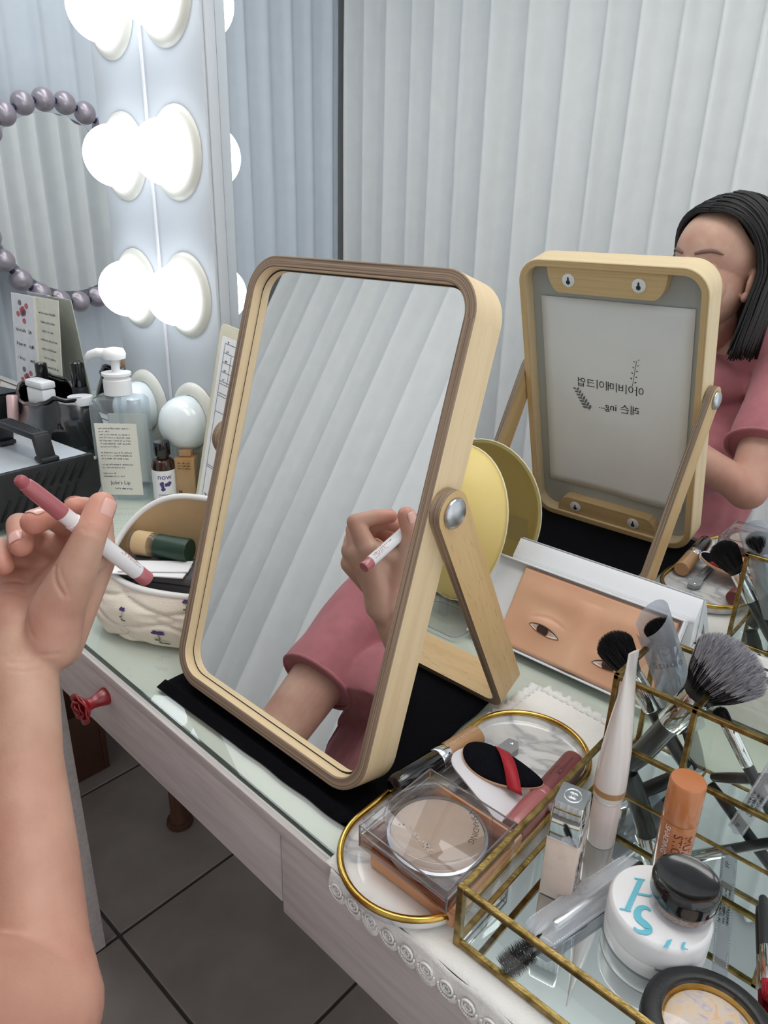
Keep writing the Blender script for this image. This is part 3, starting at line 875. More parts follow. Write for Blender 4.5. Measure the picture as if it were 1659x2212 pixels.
# ruffled lace along the back and left edges
bm = bmesh.new()
def ruffle(a, b, n, out):
    a = Vector(a); b = Vector(b); out = Vector(out); d = (b - a)
    rows = []
    for i in range(n * 6 + 1):
        s = i / 6.0; p = a + d * (i / (n * 6.0)); f = s - math.floor(s)
        w = 0.007 + 0.004 * math.sqrt(max(0, 1 - (2 * f - 1) ** 2))
        rows.append([bm.verts.new(p + out * (w * t) + Vector((0, 0, 0.0015 + 0.0022 * t * abs(math.sin(s * 3.0)) + 0.0008 * math.sin(s * 9 + t * 4)))) for t in (0, 0.5, 1)])
    for i in range(len(rows) - 1):
        for k in range(2): bm.faces.new((rows[i][k], rows[i + 1][k], rows[i + 1][k + 1], rows[i][k + 1]))
ruffle((0.272, 0.245, 0), (0.66, 0.222, 0), 36, (0.0, 1, 0))
ruffle((0.266, 0.16, 0), (0.270, 0.248, 0), 9, (-1, 0.1, 0))
bmesh.ops.transform(bm, matrix=basis(lc).inverted(), verts=bm.verts)
so = bm_obj('lace_ruffle', bm, M_LACE, lc, True).modifiers.new('thick', 'SOLIDIFY'); so.thickness = 0.0006

# ================================================================== oval marble tray
TZ = 0.0022
tr = thing('marble_tray', 'oval grey marble tray with a gold rim holding makeup', 'tray', (0.3165, 0.07, TZ))
def stad_local(r): return stadium(0.0, -0.075, 0.075, r, 28)
levels = [(0.046, 0.0), (0.0515, 0.0006), (0.0535, 0.005), (0.0540, 0.0098), (0.0515, 0.0098), (0.0495, 0.0055), (0.047, 0.0038), (0.040, 0.0034)]
vs = []; fs = []
n_ = len(stad_local(0.05))
for r, z in levels: vs += [(x, y, z) for x, y in stad_local(r)]
for i in range(len(levels) - 1):
    for k in range(n_):
        a = i * n_ + k; b = i * n_ + (k + 1) % n_; fs.append((a, b, b + n_, a + n_))
fs.append(tuple(range(n_ - 1, -1, -1))); fs.append(tuple((len(levels) - 1) * n_ + k for k in range(n_)))
raw('dish', vs, fs, M_MARBLE, tr, True, sharp=50)
tube('gold_rim', [(x, y, 0.0108) for x, y in stad_local(0.0528)], 0.0026, M_GOLD, tr, 10, True)
ZT = TZ + 0.0036            # inside of the tray

M_TAN = mat('tan_lacquer', (186, 142, 98), 0.35, var=0.03)
M_PEACH = mat('peach_card_plastic', (214, 158, 114), 0.45, var=0.03, scale=40)
M_POWDER = mat('beige_powder', (203, 181, 160), 0.9, var=0.02, scale=200)
M_POWDER2 = mat('light_beige_powder', (222, 206, 190), 0.9, var=0.02, scale=200)
M_POWDER3 = mat('taupe_powder', (178, 153, 132), 0.9, var=0.02, scale=200)
M_PRINTDARK = mat('dark_brown_print', (70, 58, 52), 0.6)
# palette box
t = thing('makeup_palette', 'flat peach makeup palette box under the clear shading compact', 'palette', (0.3330, 0.0125, ZT + 0.0004), (0, 0, math.radians(1.0)))
rbox('lower_tray', (0, 0, 0.0060), (0.0735, 0.0840, 0.0120), M_PEACH, t, 0.0015)
rbox('lid', (0, 0, 0.0148), (0.0735, 0.0840, 0.0052), M_PEACH, t, 0.0015)
lat('hinge_pin', [(0.0011, 0.0), (0.0011, 0.0006)], M_PRINTDARK, t, 12, M=Matrix.Translation((0.0320, -0.0418, 0.006)) @ Matrix.Rotation(math.radians(90), 4, 'X'))
# clear shading compact
t = thing('shading_compact', 'clear square compact with round beige shading powder and V SHADING print', 'compact', (0.3300, 0.0035, ZT + 0.0182), (0, 0, math.radians(-0.5)))
rbox('base', (0, 0, 0.0048), (0.078, 0.078, 0.0092), M_SMOKE, t, 0.0012)
lat('pan_rim', [(0.0355, 0.002), (0.0355, 0.0112), (0.0335, 0.0116), (0.0335, 0.009)], M_STEEL, t, 48, cap=False)
pw = lat('powder', [(0.0001, 0.0106), (0.0333, 0.0106), (0.0333, 0.004)], M_POWDER, t, 48, cap=False)
def slice_(a0, a1, m, z):
    pts = [(0.0333 * math.cos(math.radians(a0 + (a1 - a0) * k / 16.0)), 0.0333 * math.sin(math.radians(a0 + (a1 - a0) * k / 16.0)), z) for k in range(17)]
    raw('powder_shade', pts, [tuple(range(17))], m, pw)
slice_(142, 263, M_POWDER2, 0.01075)
slice_(-89, 42, M_POWDER3, 0.01075)
rbox('lid', (0, 0, 0.0160), (0.078, 0.078, 0.0080), M_ACRYL, t, 0.0012)
vs, fs = lathe([(0.0385, 0.0200), (0.0385, 0.0225), (0.0370, 0.0240), (0.0345, 0.0232), (0.0335, 0.0212)], 64, False)
raw('lens_rim', vs, fs, M_ACRYL, t, True)
M_ACEDGE = clear('acrylic_edge_glint', (176, 168, 166), 0.05, body=0.35, bodyc=(196, 190, 190))  # grey bars paint the highlights and dark lines of the clear edges
for z_ in (0.0122, 0.0198):
    for sx in (-1, 1):
        rbox('case_edge_glint', (sx * 0.0386, 0, z_), (0.0009, 0.0776, 0.0009), M_ACEDGE, t, 0.0, 1); rbox('case_edge_glint', (0, sx * 0.0386, z_), (0.0776, 0.0009, 0.0009), M_ACEDGE, t, 0.0, 1)
for sx in (-1, 1):
    for sy in (-1, 1): rbox('case_edge_glint', (sx * 0.0386, sy * 0.0386, 0.0105), (0.0009, 0.0009, 0.0190), M_ACEDGE, t, 0.0, 1)
rbox('hinge', (-0.0375, 0.0, 0.0125), (0.004, 0.030, 0.006), M_ACRYL, t, 0.001)
def arc_print(s, r, ang0, size, z):
    def fn(x, y):
        a = math.radians(ang0) - x / r
        return ((r + y) * math.cos(a), (r + y) * math.sin(a), z)
    return fn
text('printed_name', 'V SHADING', 0.0058, M_PRINTDARK, t, arc_print('', 0.0262, 36, 0, 0.02080))
marks('embossed_marks', 0.040, 0.0065, M_POWDER2, t, lambda x, y: (-0.010 + x * 0.98 - y * -0.17, -0.012 - y * 0.98 + x * -0.17, 0.0109), 5)

def stick(name, label, cat, a, b, segs, group=None, seg=32):
    """Thing whose axis runs a->b; segs = (part name, profile[(r, frac)], material)."""
    a = Vector(a); b = Vector(b); L = (b - a).length
    t = thing(name, label, cat, a, group=group)
    MM = Matrix.Translation(-a) @ frame_to(a, b)
    for nm, prof, m in segs:
        lat(nm, [(r, f * L) for r, f in prof], m, t, seg, M=MM, sharp=40)
    return t, MM, L
# concealer stick lying along the tray
ca = Vector((0.2771,0.1265,0.0175)); cb = Vector((0.2714,0.0235,0.0245))
t, MM, L = stick('brow_mascara', 'tan and black brow mascara tube with a chrome collar along the tray rim', 'cosmetic tube', ca, cb, (
    ('tan_barrel', [(0.0092, 0.0), (0.0098, 0.006), (0.0100, 0.02), (0.0100, 0.385), (0.0097, 0.39)], M_TAN),
    ('chrome_collar', [(0.0098, 0.39), (0.0102, 0.395), (0.0102, 0.51), (0.0098, 0.515)], M_CHROME),
    ('black_cap', [(0.0095, 0.515), (0.0097, 0.52), (0.0095, 0.95), (0.0085, 0.985), (0.006, 1.0)], M_BLACK)))
def on_cyl(MM, r, z0, ang, flip=1):
    """Print running along the axis of a cylinder."""
    def fn(x, y):
        a = ang + y / r
        return MM @ Vector((r * math.cos(a), r * math.sin(a), z0 + flip * x))
    return fn
def ang_to(MM, origin, target):
    d = (MM.to_3x3().inverted() @ (Vector(target) - Vector(origin))); return math.atan2(d.y, d.x)
CAMP = Vector((0.55409, -0.31292, 0.43243))
text('embossed_name', 'HEAVY ROTATION', 0.0042, M_POWDER2, t, on_cyl(MM, 0.01015, L * 0.19, ang_to(MM, ca, CAMP + Vector((-0.25, 0.1, 0.1))), -1))

# grey folding brow razor
M_GREYPL = mat('grey_plastic', (150, 152, 156), 0.4, var=0.03)
t = thing('folding_razor', 'grey folding brow razor with a small rivet lying beside the brow mascara tube', 'razor', (0.3010, 0.1405, ZT + 0.0004), (0, 0, math.radians(-93)))
outl = [(-0.010, -0.006), (0.012, -0.006), (0.020, -0.0048), (0.075, -0.0042), (0.082, 0.0), (0.075, 0.0042), (0.020, 0.0048), (0.012, 0.0075), (-0.004, 0.0085), (-0.012, 0.003)]
prism('handle', outl, 0.0, 0.0062, M_GREYPL, t, bev=0.001)
for k in range(12):
    rbox('grip_rib', (0.020 + k * 0.0022, 0, 0.0066), (0.0009, 0.0085, 0.0009), M_GREYPL, t, 0.0002, 1)
lat('rivet', [(0.0017, 0.0), (0.0017, 0.0006), (0.0009, 0.0012), (0.0001, 0.0013)], M_CHROME, t, 16, M=Matrix.Translation((-0.005, 0.001, 0.0062)))
rbox('blade_guard', (0.050, 0.0, 0.0072), (0.045, 0.0045, 0.002), M_GREYPL, t, 0.0006)

# white vinyl sheath, flat
M_SHEATH = mat('white_vinyl', (232, 230, 236), 0.4, var=0.015, scale=30)
t = thing('vinyl_sheath', 'flat white vinyl sheath with stitched edge lying under the puff', 'pouch', (0.3225, 0.0815, ZT + 0.0150), (math.radians(-6), math.radians(12), math.radians(-14)))
prism('sheath', rrect(0.078, 0.036, 0.0150, 8), 0.0, 0.0014, M_SHEATH, t, bev=0.0005)
pts = rrect(0.0745, 0.0325, 0.0135, 12)
acc = []
for k in range(len(pts)):
    a = Vector((*pts[k], 0.0015)); b = Vector((*pts[(k + 1) % len(pts)], 0.0015)); d = (b - a); n = max(1, int(d.length / 0.0022))
    for j in range(n): acc.append((a + d * (j / n), d.normalized()))
many('stitching', [Matrix.Translation(q) @ d.to_track_quat('X', 'Z').to_matrix().to_4x4() @ Matrix.Diagonal((0.0012, 0.0004, 0.0003, 1)) for q, d in acc], _CUBE, M_WHITE, t)

# finger puff: teardrop, black velvet, red strap
M_VELVET = mat('black_velvet', (18, 19, 26), 0.95, var=0.2, scale=400, bump=0.4, bscale=1200, spec=0.1)
M_FOAM = mat('peach_foam', (232, 190, 152), 0.85, var=0.04, scale=200)
M_STRAP = mat('red_satin_ribbon', (176, 26, 44), 0.55, var=0.05, scale=300, bump=0.2, bscale=900)
t = thing('makeup_puff', 'black teardrop makeup puff with a red strap in the marble tray', 'puff', (0.3215, 0.0985, ZT + 0.0200), (math.radians(7), math.radians(5), math.radians(12)))
def drop(sc, n=40):
    out = []
    for k in range(n):
        a = 2 * math.pi * k / n; x = math.cos(a); y = math.sin(a)
        wy = 0.0175 * (1 - 0.42 * (x + 1) / 2 - 0.10 * (x + 1) ** 2 / 4)
        out.append((0.0345 * x * sc, wy * y * sc * 1.22))
    return out
def puff_layers(layers):
    vs = []; fs = []; n = 40
    for sc, z in layers: vs += [(x, y, z + 0.0035 * (x / 0.0335) ** 2) for x, y in drop(sc)]
    for i in range(len(layers) - 1):
        for k in range(n):
            a = i * n + k; b = i * n + (k + 1) % n; fs.append((a, b, b + n, a + n))
    fs.append(tuple(range(n - 1, -1, -1))); fs.append(tuple((len(layers) - 1) * n + k for k in range(n)))
    return vs, fs
raw('foam_pad', *puff_layers([(0.55, -0.0035), (0.85, -0.003), (0.98, -0.0008), (1.0, 0.001), (0.97, 0.0018)]), M_FOAM, t, True)
raw('velvet_back', *puff_layers([(0.975, 0.0012), (0.985, 0.0022), (0.9, 0.0038), (0.6, 0.0048), (0.2, 0.0050)]), M_VELVET, t, True)
vs = []; fs = []
for k in range(15):
    tt = -1 + 2 * k / 14.0; y = 0.0172 * tt; z = 0.0025 + 0.0075 * (1 - tt * tt) + 0.0005
    for dx in (-0.0062, 0.0062): vs.append((0.0050 + dx - 0.0125 * tt, y, z))
for k in range(14): fs.append((2 * k, 2 * k + 1, 2 * k + 3, 2 * k + 2))
o_ = raw('strap', vs, fs, M_STRAP, t, True); so = o_.modifiers.new('thick', 'SOLIDIFY'); so.thickness = 0.0007

# lip gloss
M_GLOSSCAP = mat('matte_burgundy_plastic', (126, 66, 68), 0.42, var=0.04)
M_GLOSSBODY = mat('translucent_rose_plastic', (176, 104, 106), 0.25, var=0.05, coat=0.3)
ga = Vector((0.3545, 0.1600, ZT + 0.0104)); gb = Vector((0.3575, 0.0600, ZT + 0.0100))
t, MM, L = stick('lip_gloss', 'dusty burgundy lip gloss tube lying on the right side of the tray', 'lip gloss', ga, gb, (
    ('cap', [(0.0088, 0.0), (0.0099, 0.012), (0.0102, 0.03), (0.0098, 0.50), (0.0096, 0.52)], M_GLOSSCAP),
    ('collar', [(0.0098, 0.52), (0.0104, 0.53), (0.0106, 0.58), (0.0102, 0.60)], M_GLOSSBODY),
    ('bottle', [(0.0100, 0.60), (0.0102, 0.62), (0.0102, 0.96), (0.0094, 1.0)], M_GLOSSBODY)))
an = ang_to(MM, ga, CAMP + Vector((-0.1, 0, 0.15)))
text('printed_emblem', '3CE', 0.0058, M_PRINTDARK, t, on_cyl(MM, 0.0103, L * 0.30, an, -1))
text('printed_name', 'STYLENANDA', 0.0026, M_PRINTDARK, t, on_cyl(MM, 0.0103, L * 0.17, an, -1))
em = []
for a, b in (((-0.0065, -0.0055), (-0.0065, 0.0055)), ((-0.0065, 0.0055), (0.004, 0.0055)), ((0.004, 0.0055), (0.0085, 0.0)), ((0.0085, 0.0), (0.004, -0.0055)), ((0.004, -0.0055), (-0.0065, -0.0055))):
    a = Vector(a); b = Vector(b); d = (b - a); nn = Vector((-d.y, d.x)).normalized() * 0.00022
    em.append([a + nn, a - nn, b - nn, b + nn])
fn = on_cyl(MM, 0.0103, L * 0.31, an, -1); vs = []; fs = []
for q in em:
    fs.append(tuple(range(len(vs), len(vs) + 4))); vs += [fn(k.x, k.y) for k in q]
raw('printed_emblem_outline', vs, fs, M_PRINTDARK, t)

# ================================================================== glass and brass organizer
OX0, OX1, OY0, OYM, OY1 = 0.3765, 0.612, -0.0315, 0.163, 0.240
HL, HT = 0.050, 0.110
OZ = 0.0020
og = thing('glass_organizer', 'brass edged glass organizer box with a mirrored base', 'organizer', (0.49, 0.1, OZ))
def bar(a, b, s=0.0042, nm='brass_rail'):
    a = Vector(a); b = Vector(b); c = (a + b) / 2; d = b - a
    sz = [max(abs(d.x), 0) + s, max(abs(d.y), 0) + s, max(abs(d.z), 0) + s]
    return rbox(nm, tuple(basis(og).inverted() @ c), sz, M_BRASS, og, 0.0006, 1)
zb = OZ + 0.0021
for z in (zb,):
    bar((OX0, OY0, z), (OX1, OY0, z)); bar((OX0, OY1, z), (OX1, OY1, z)); bar((OX0, OY0, z), (OX0, OY1, z)); bar((OX1, OY0, z), (OX1, OY1, z)); bar((OX0, OYM, z), (OX1, OYM, z))
bar((OX0, OY0, HL), (OX1, OY0, HL)); bar((OX0, OY0, HL), (OX0, OYM, HL)); bar((OX1, OY0, HL), (OX1, OYM, HL)); bar((OX0, OYM, HL), (OX1, OYM, HL))
bar((OX0, OYM, HT), (OX1, OYM, HT)); bar((OX0, OY1, HT), (OX1, OY1, HT)); bar((OX0, OYM, HT), (OX0, OY1, HT)); bar((OX1, OYM, HT), (OX1, OY1, HT))
for x in (OX0, OX1):
    bar((x, OY0, zb), (x, OY0, HL), 0.005, 'corner_post'); bar((x, OYM, zb), (x, OYM, HT), 0.0042, 'corner_post'); bar((x, OY1, zb), (x, OY1, HT), 0.0042, 'corner_post')
DX = 0.4370
bar((DX, OYM, zb), (DX, OYM, HT), 0.0042, 'divider_post'); bar((DX, OYM, HT), (DX, OY1, HT), 0.0042, 'divider_rail'); bar((DX, OYM, zb), (DX, OY1, zb), 0.003, 'divider_rail')
DX2 = 0.520
bar((DX2, OYM, zb), (DX2, OYM, HT), 0.0042, 'divider_post'); bar((DX2, OYM, HT), (DX2, OY1, HT), 0.0042, 'divider_rail')
def pane(x0, x1, y0, y1, z0, z1, nm='glass_pane', m=None):
    q = 0.0007
    c = basis(og).inverted() @ Vector(((x0 + x1) / 2, (y0 + y1) / 2, (z0 + z1) / 2))
    if x0 == x1: vs = [(x0, y0, z0), (x0, y1, z0), (x0, y1, z1), (x0, y0, z1)]
    else: vs = [(x0, y0, z0), (x1, y0, z0), (x1, y1, z1), (x0, y1, z1)]
    return raw(nm, vs, [(0, 1, 2, 3)], m or M_GLASS, og, world=True)
pane(OX0, OX1, OY0, OY0, zb, HL); pane(OX0, OX0, OY0, OYM, zb, HL); pane(OX1, OX1, OY0, OYM, zb, HL)
pane(OX0, OX1, OYM, OYM, zb, HT); pane(OX0, OX1, OY1, OY1, zb, HT); pane(OX0, OX0, OYM, OY1, zb, HT); pane(OX1, OX1, OYM, OY1, zb, HT)
pane(DX, DX, OYM, OY1, zb, HT, 'divider_pane'); pane(DX2, DX2, OYM, OY1, zb, HT, 'divider_pane')
M_BASEMIRROR = mirror_mat('scuffed_mirror_base', (206, 214, 214), 0.02)
zm = OZ + 0.0035
c = basis(og).inverted()
rbox('mirror_base', tuple(c @ Vector(((OX0 + OX1) / 2, (OY0 + OYM) / 2, zm - 0.001))), (OX1 - OX0 - 0.004, OYM - OY0 - 0.004, 0.002), M_BASEMIRROR, og, 0.0)
rbox('mirror_base', tuple(c @ Vector(((OX0 + OX1) / 2, (OYM + OY1) / 2, zm - 0.001))), (OX1 - OX0 - 0.004, OY1 - OYM - 0.004, 0.002), M_BASEMIRROR, og, 0.0)
ZO = zm + 0.0002

# foundation bottle with chrome cap
M_PINKGLASS = mat('pale_pink_foundation_glass', (236, 214, 200), 0.12, var=0.015, coat=0.8)
fb = thing('foundation_bottle', 'square pale pink foundation bottle with a chrome cap', 'bottle', (0.4045, 0.0475, ZO), (0, 0, math.radians(12)))
rbox('glass_body', (0, 0, 0.0262), (0.0220, 0.0215, 0.0520), M_PINKGLASS, fb, 0.0013)
capo = [(0.0198, 0.0522), (0.0198, 0.0545), (0.0172, 0.0835)]
vs = []; fs = []
for k, (s, z) in enumerate([(0.0214, 0.0522), (0.0219, 0.0530), (0.0206, 0.0700), (0.0196, 0.0815), (0.0189, 0.0825)]):
    vs += [(x, y, z) for x, y in rrect(s, s * 1.04, 0.0014, 4)]
n_ = 20
for i in range(4):
    for k in range(n_):
        a = i * n_ + k; b = i * n_ + (k + 1) % n_; fs.append((a, b, b + n_, a + n_))
fs.append(tuple(range(n_ - 1, -1, -1))); fs.append(tuple(4 * n_ + k for k in range(n_)))
cap = raw('chrome_cap', vs, fs, M_CHROME, fb, True, sharp=30)
tube('cap_emblem_ring', [(0.0055 * math.cos(2 * math.pi * k / 24), 0.0062 * math.sin(2 * math.pi * k / 24), 0.0826) for k in range(24)], 0.00035, M_CHROME, cap, 6, True)
for dx in (-0.001, 0.001):
    s_ = 1 if dx > 0 else -1
    tube('cap_monogram', [(dx + s_ * 0.0022 * math.cos(math.radians(a)) * -1, 0.0026 * math.sin(math.radians(a)), 0.0827) for a in range(-135, 136, 27)], 0.00035, M_CHROME, cap, 6)
for k, (w_, h_, y_, z_) in enumerate(((0.030, 0.0042, 0.004, 0.030), (0.030, 0.0075, -0.001, 0.025), (0.026, 0.0030, -0.006, 0.020))):
    marks('printed_script', w_, h_, M_INK, fb, lambda x, y, yy=y_, zz=z_: (0.01110, yy + y + 0.10 * x, zz - x), 20 + k)
# white squeeze tube standing on its cap
M_TUBE = mat('pearl_white_tube', (238, 230, 226), 0.22, var=0.01, coat=0.5)
M_TUBECAP = mat('pale_pink_cap', (232, 218, 214), 0.3, var=0.01, coat=0.3)
wt = thing('squeeze_tube', 'tall white squeeze tube standing upside down on its cap', 'tube', (0.4055, 0.1079, ZO))
lat('cap', [(0.0100, 0.0), (0.0104, 0.001), (0.0102, 0.040), (0.0100, 0.0405)], M_TUBECAP, wt, 40)
vs = []; fs = []; seg = 40
lv = [(0.0405, 0.0096, 0.0096), (0.044, 0.0110, 0.0110), (0.058, 0.0114, 0.0114), (0.085, 0.0120, 0.0102), (0.115, 0.0128, 0.0070), (0.140, 0.0136, 0.0036), (0.153, 0.0140, 0.0012), (0.165, 0.0140, 0.0009)]
ta = math.radians(98)
for z, ra, rb in lv:
    for k in range(seg):
        a = 2 * math.pi * k / seg; x = ra * math.cos(a); y = rb * math.sin(a)
        if z > 0.15: 
            x = ra * max(-1, min(1, 1.15 * math.cos(a)))
        zz = z + (0.0 if z < 0.15 else 0.0)
        if z > 0.11: zz += (z - 0.11) * 0.10 * (-x / ra)
        vs.append((x * math.cos(ta) - y * math.sin(ta), x * math.sin(ta) + y * math.cos(ta), zz))
for i in range(len(lv) - 1):
    for k in range(seg):
        a = i * seg + k; b = i * seg + (k + 1) % seg; fs.append((a, b, b + seg, a + seg))
fs.append(tuple(range(seg - 1, -1, -1))); fs.append(tuple((len(lv) - 1) * seg + k for k in range(seg)))
body = raw('tube_body', vs, fs, M_TUBE, wt, True, sharp=60)
lat('tan_band', [(0.0111, 0.0475), (0.0114, 0.0475), (0.0115, 0.0525), (0.0112, 0.0525)], M_TAN, wt, 40, cap=False)
# orange shading stick
M_ORANGE = mat('caramel_orange_plastic', (196, 122, 74), 0.25, var=0.03, scale=15, coat=0.7)
M_MAROON = mat('maroon_print', (112, 44, 44), 0.5)
os_ = thing('shading_stick', 'caramel orange shading stick standing in the organizer', 'cosmetic stick', (0.4535, 0.1185, ZO))
lat('barrel', [(0.0116, 0.0), (0.0120, 0.0008), (0.0120, 0.0470), (0.0118, 0.0475)], M_ORANGE, os_, 48)
lat('cap', [(0.0118, 0.0478), (0.0121, 0.0482), (0.0120, 0.0785), (0.0112, 0.0800), (0.0001, 0.0802)], M_ORANGE, os_, 48)
ao = math.atan2(CAMP.y - 0.1185, CAMP.x - 0.4535)
def up_cyl(r, zc, ang): return lambda x, y: (r * math.cos(ang + y / r), r * math.sin(ang + y / r), zc - x)
text('printed_word', 'MULTI', 0.0088, M_MAROON, os_, up_cyl(0.0122, 0.0285, ao + 0.72), xs=1.0)
text('printed_word', 'STICK', 0.0088, M_MAROON, os_, up_cyl(0.0122, 0.0300, ao + 0.12), xs=1.0)
text('printed_word', 'SHADING', 0.0058, M_WHITE, os_, up_cyl(0.0122, 0.0330, ao - 0.52))
# white cushion compact with cyan letters
M_CYAN = mat('cyan_print', (112, 200, 220), 0.4)
wc = thing('cushion_compact', 'round white cushion compact with cyan letters in the organizer', 'compact', (0.4684, 0.0566, ZO))
lat('lower_case', [(0.0298, 0.0), (0.0312, 0.001), (0.0316, 0.004), (0.0316, 0.0118), (0.0312, 0.0124)], M_WHITE, wc, 64)
lat('lid', [(0.0312, 0.0126), (0.0317, 0.0130), (0.0317, 0.0262), (0.0310, 0.0290), (0.0296, 0.0304), (0.0001, 0.0308)], M_WHITE, wc, 64)
rbox('latch', (0.0316 * math.cos(-1.05), 0.0316 * math.sin(-1.05), 0.0125), (0.0020, 0.0090, 0.0030), M_GREYPL, wc, 0.0005, 1, Matrix.Rotation(-1.05, 3, 'Z'))
ZC = ZO + 0.0312
def cyan(poly): raw('cyan_letter_stroke', [(p_[0], p_[1], ZC) for p_ in poly], [tuple(range(len(poly)))], M_CYAN, wc, world=True)
cyan(((0.4499,0.0634,0.0370), (0.4529,0.0653,0.0370), (0.4563,0.0378,0.0370), (0.4533,0.0363,0.0370)))
cyan(((0.4475,0.0631,0.0370), (0.4535,0.0668,0.0370), (0.4537,0.0655,0.0370), (0.4482,0.0623,0.0370)))
cyan(((0.4508,0.0339,0.0370), (0.4512,0.0356,0.0370), (0.4571,0.0381,0.0370), (0.4571,0.0373,0.0370)))
cyan(((0.4546,0.0538,0.0370), (0.4626,0.0586,0.0370), (0.4628,0.0568,0.0370), (0.4547,0.0520,0.0370)))
cyan(((0.4817,0.0342,0.0370), (0.4835,0.0367,0.0370), (0.4839,0.0286,0.0370), (0.4816,0.0275,0.0370)))
cyan(((0.4890,0.0391,0.0370), (0.4903,0.0407,0.0370), (0.4905,0.0365,0.0370), (0.4920,0.0362,0.0370), (0.4930,0.0372,0.0370), (0.4930,0.0359,0.0370), (0.4906,0.0341,0.0370), (0.4893,0.0353,0.0370)))
sp = [(0.4658,0.0464,0.0370), (0.4629,0.0468,0.0370), (0.4603,0.0438,0.0370), (0.4605,0.0391,0.0370), (0.4632,0.0359,0.0370), (0.4677,0.0350,0.0370), (0.4704,0.0336,0.0370), (0.4699,0.0301,0.0370), (0.4665,0.0278,0.0370), (0.4632,0.0280,0.0370)]
sp = spline([Vector((q[0], q[1], ZC)) for q in sp], 4); vs = []; fs = []
for k, q in enumerate(sp):
    d = (sp[min(k + 1, len(sp) - 1)] - sp[max(k - 1, 0)]).normalized(); n = Vector((-d.y, d.x, 0)) * (0.0009 + 0.0016 * math.sin(math.pi * k / (len(sp) - 1)) ** 1.5); vs += [q + n, q - n]
    if k: fs.append((2 * k - 2, 2 * k - 1, 2 * k + 1, 2 * k))
raw('cyan_letter_stroke', vs, fs, M_CYAN, wc, world=True)
# black lidded jar on the compact
M_GLITTER = mat('brown_glitter_powder', (176, 152, 140), 0.5, var=0.25, scale=900)
jr = thing('powder_jar', 'small clear jar with a black lid on the white compact', 'jar', (0.4785, 0.0625, ZO + 0.0313))
lat('clear_body', [(0.0161, 0.0), (0.0187, 0.001), (0.0196, 0.005), (0.0196, 0.0120), (0.0178, 0.0125)], M_ACRYL, jr, 48)
lat('contents', [(0.0152, 0.0012), (0.0170, 0.003), (0.0170, 0.0070), (0.001, 0.0075)], M_GLITTER, jr, 40)
lat('black_lid', [(0.0198, 0.0118), (0.0203, 0.0122), (0.0204, 0.0200), (0.0197, 0.0238), (0.0181, 0.0248), (0.0164, 0.0240), (0.010, 0.0232), (0.0001, 0.0230)], M_BLACK, jr, 56, sharp=50)
# black compact with marbled powder
m, nt, b, out = new_mat('marbled_powder')
tc = nt.nodes.new('ShaderNodeTexCoord'); nz = nt.nodes.new('ShaderNodeTexNoise'); nz.inputs['Scale'].default_value = 95; nz.inputs['Detail'].default_value = 4; nz.inputs['Distortion'].default_value = 1.5
rp = nt.nodes.new('ShaderNodeValToRGB'); e = rp.color_ramp.elements
e[0].position = 0.34; e[0].color = lin((196, 188, 204)); e[1].position = 0.66; e[1].color = lin((236, 196, 160))
k_ = e.new(0.46); k_.color = lin((230, 214, 200)); k_ = e.new(0.56); k_.color = lin((240, 214, 176))
nt.links.new(tc.outputs['Object'], nz.inputs[0]); nt.links.new(nz.outputs[0], rp.inputs[0]); nt.links.new(rp.outputs[0], b.inputs['Base Color']); b.inputs['Roughness'].default_value = 0.8
M_MARBLED = m
bc = thing('baked_powder_compact', 'black round compact with marbled baked powder under a clear window', 'compact', (0.5185, 0.0120, ZO))
lat('black_case', [(0.0340, 0.0), (0.0372, 0.0015), (0.0378, 0.008), (0.0372, 0.0150), (0.0340, 0.0185), (0.0285, 0.0195), (0.0270, 0.0190), (0.0262, 0.0150)], M_BLACKMAT, bc, 64, cap=False, sharp=60)
lat('inner_ring', [(0.0262, 0.0150), (0.0252, 0.0120), (0.0246, 0.0122)], M_GOLD, bc, 64, cap=False)
lat('powder_dome', [(0.0246, 0.0118), (0.022, 0.0130), (0.015, 0.0142), (0.007, 0.0148), (0.0001, 0.0150)], M_MARBLED, bc, 56, cap=False, sharp=80)
lat('clear_window', [(0.0266, 0.0180), (0.018, 0.0196), (0.009, 0.0203), (0.0001, 0.0205)], M_ACRYL, bc, 56, cap=False, sharp=80)

# spoolie in its clear sleeve lying across the tray
sa = Vector((0.4084,-0.0309,0.0120)); sb = Vector((0.4409,0.0966,0.0160))
t = thing('spoolie_brush', 'black spiral brow brush half inside a clear vinyl sleeve', 'brush', sa)
MMs = Matrix.Translation(-sa) @ frame_to(sa, sb); Ls = (sb - sa).length
tube('handle', [MMs @ Vector((0, 0, 0.028)), MMs @ Vector((0, 0, Ls))], [0.0014, 0.0030], M_BLACK, t, 12)
lat('ferrule', [(0.0022, 0.045), (0.0036, 0.047), (0.0036, 0.075), (0.0032, 0.077)], M_STEEL, t, 20, M=MMs)
bm = bmesh.new(); random.seed(3)
for k in range(900):
    f = k / 900.0; a = f * 2 * math.pi * 17 + random.uniform(-0.25, 0.25); z = f * 0.030; r = 0.0066 * (0.75 + 0.25 * math.sin(math.pi * min(1, f * 1.1 + 0.1)))
    p0 = MMs @ Vector((0, 0, z)); p1 = MMs @ Vector((r * math.cos(a), r * math.sin(a), z + random.uniform(-0.0006, 0.0006)))
    d = (p1 - p0).normalized(); s1 = d.orthogonal().normalized() * 0.00022; s2 = d.cross(s1)
    q = [bm.verts.new(p0 + s1), bm.verts.new(p0 - s1 * 0.5 + s2 * 0.8), bm.verts.new(p0 - s1 * 0.5 - s2 * 0.8), bm.verts.new(p1)]
    bm.faces.new((q[0], q[1], q[3])); bm.faces.new((q[1], q[2], q[3])); bm.faces.new((q[2], q[0], q[3]))
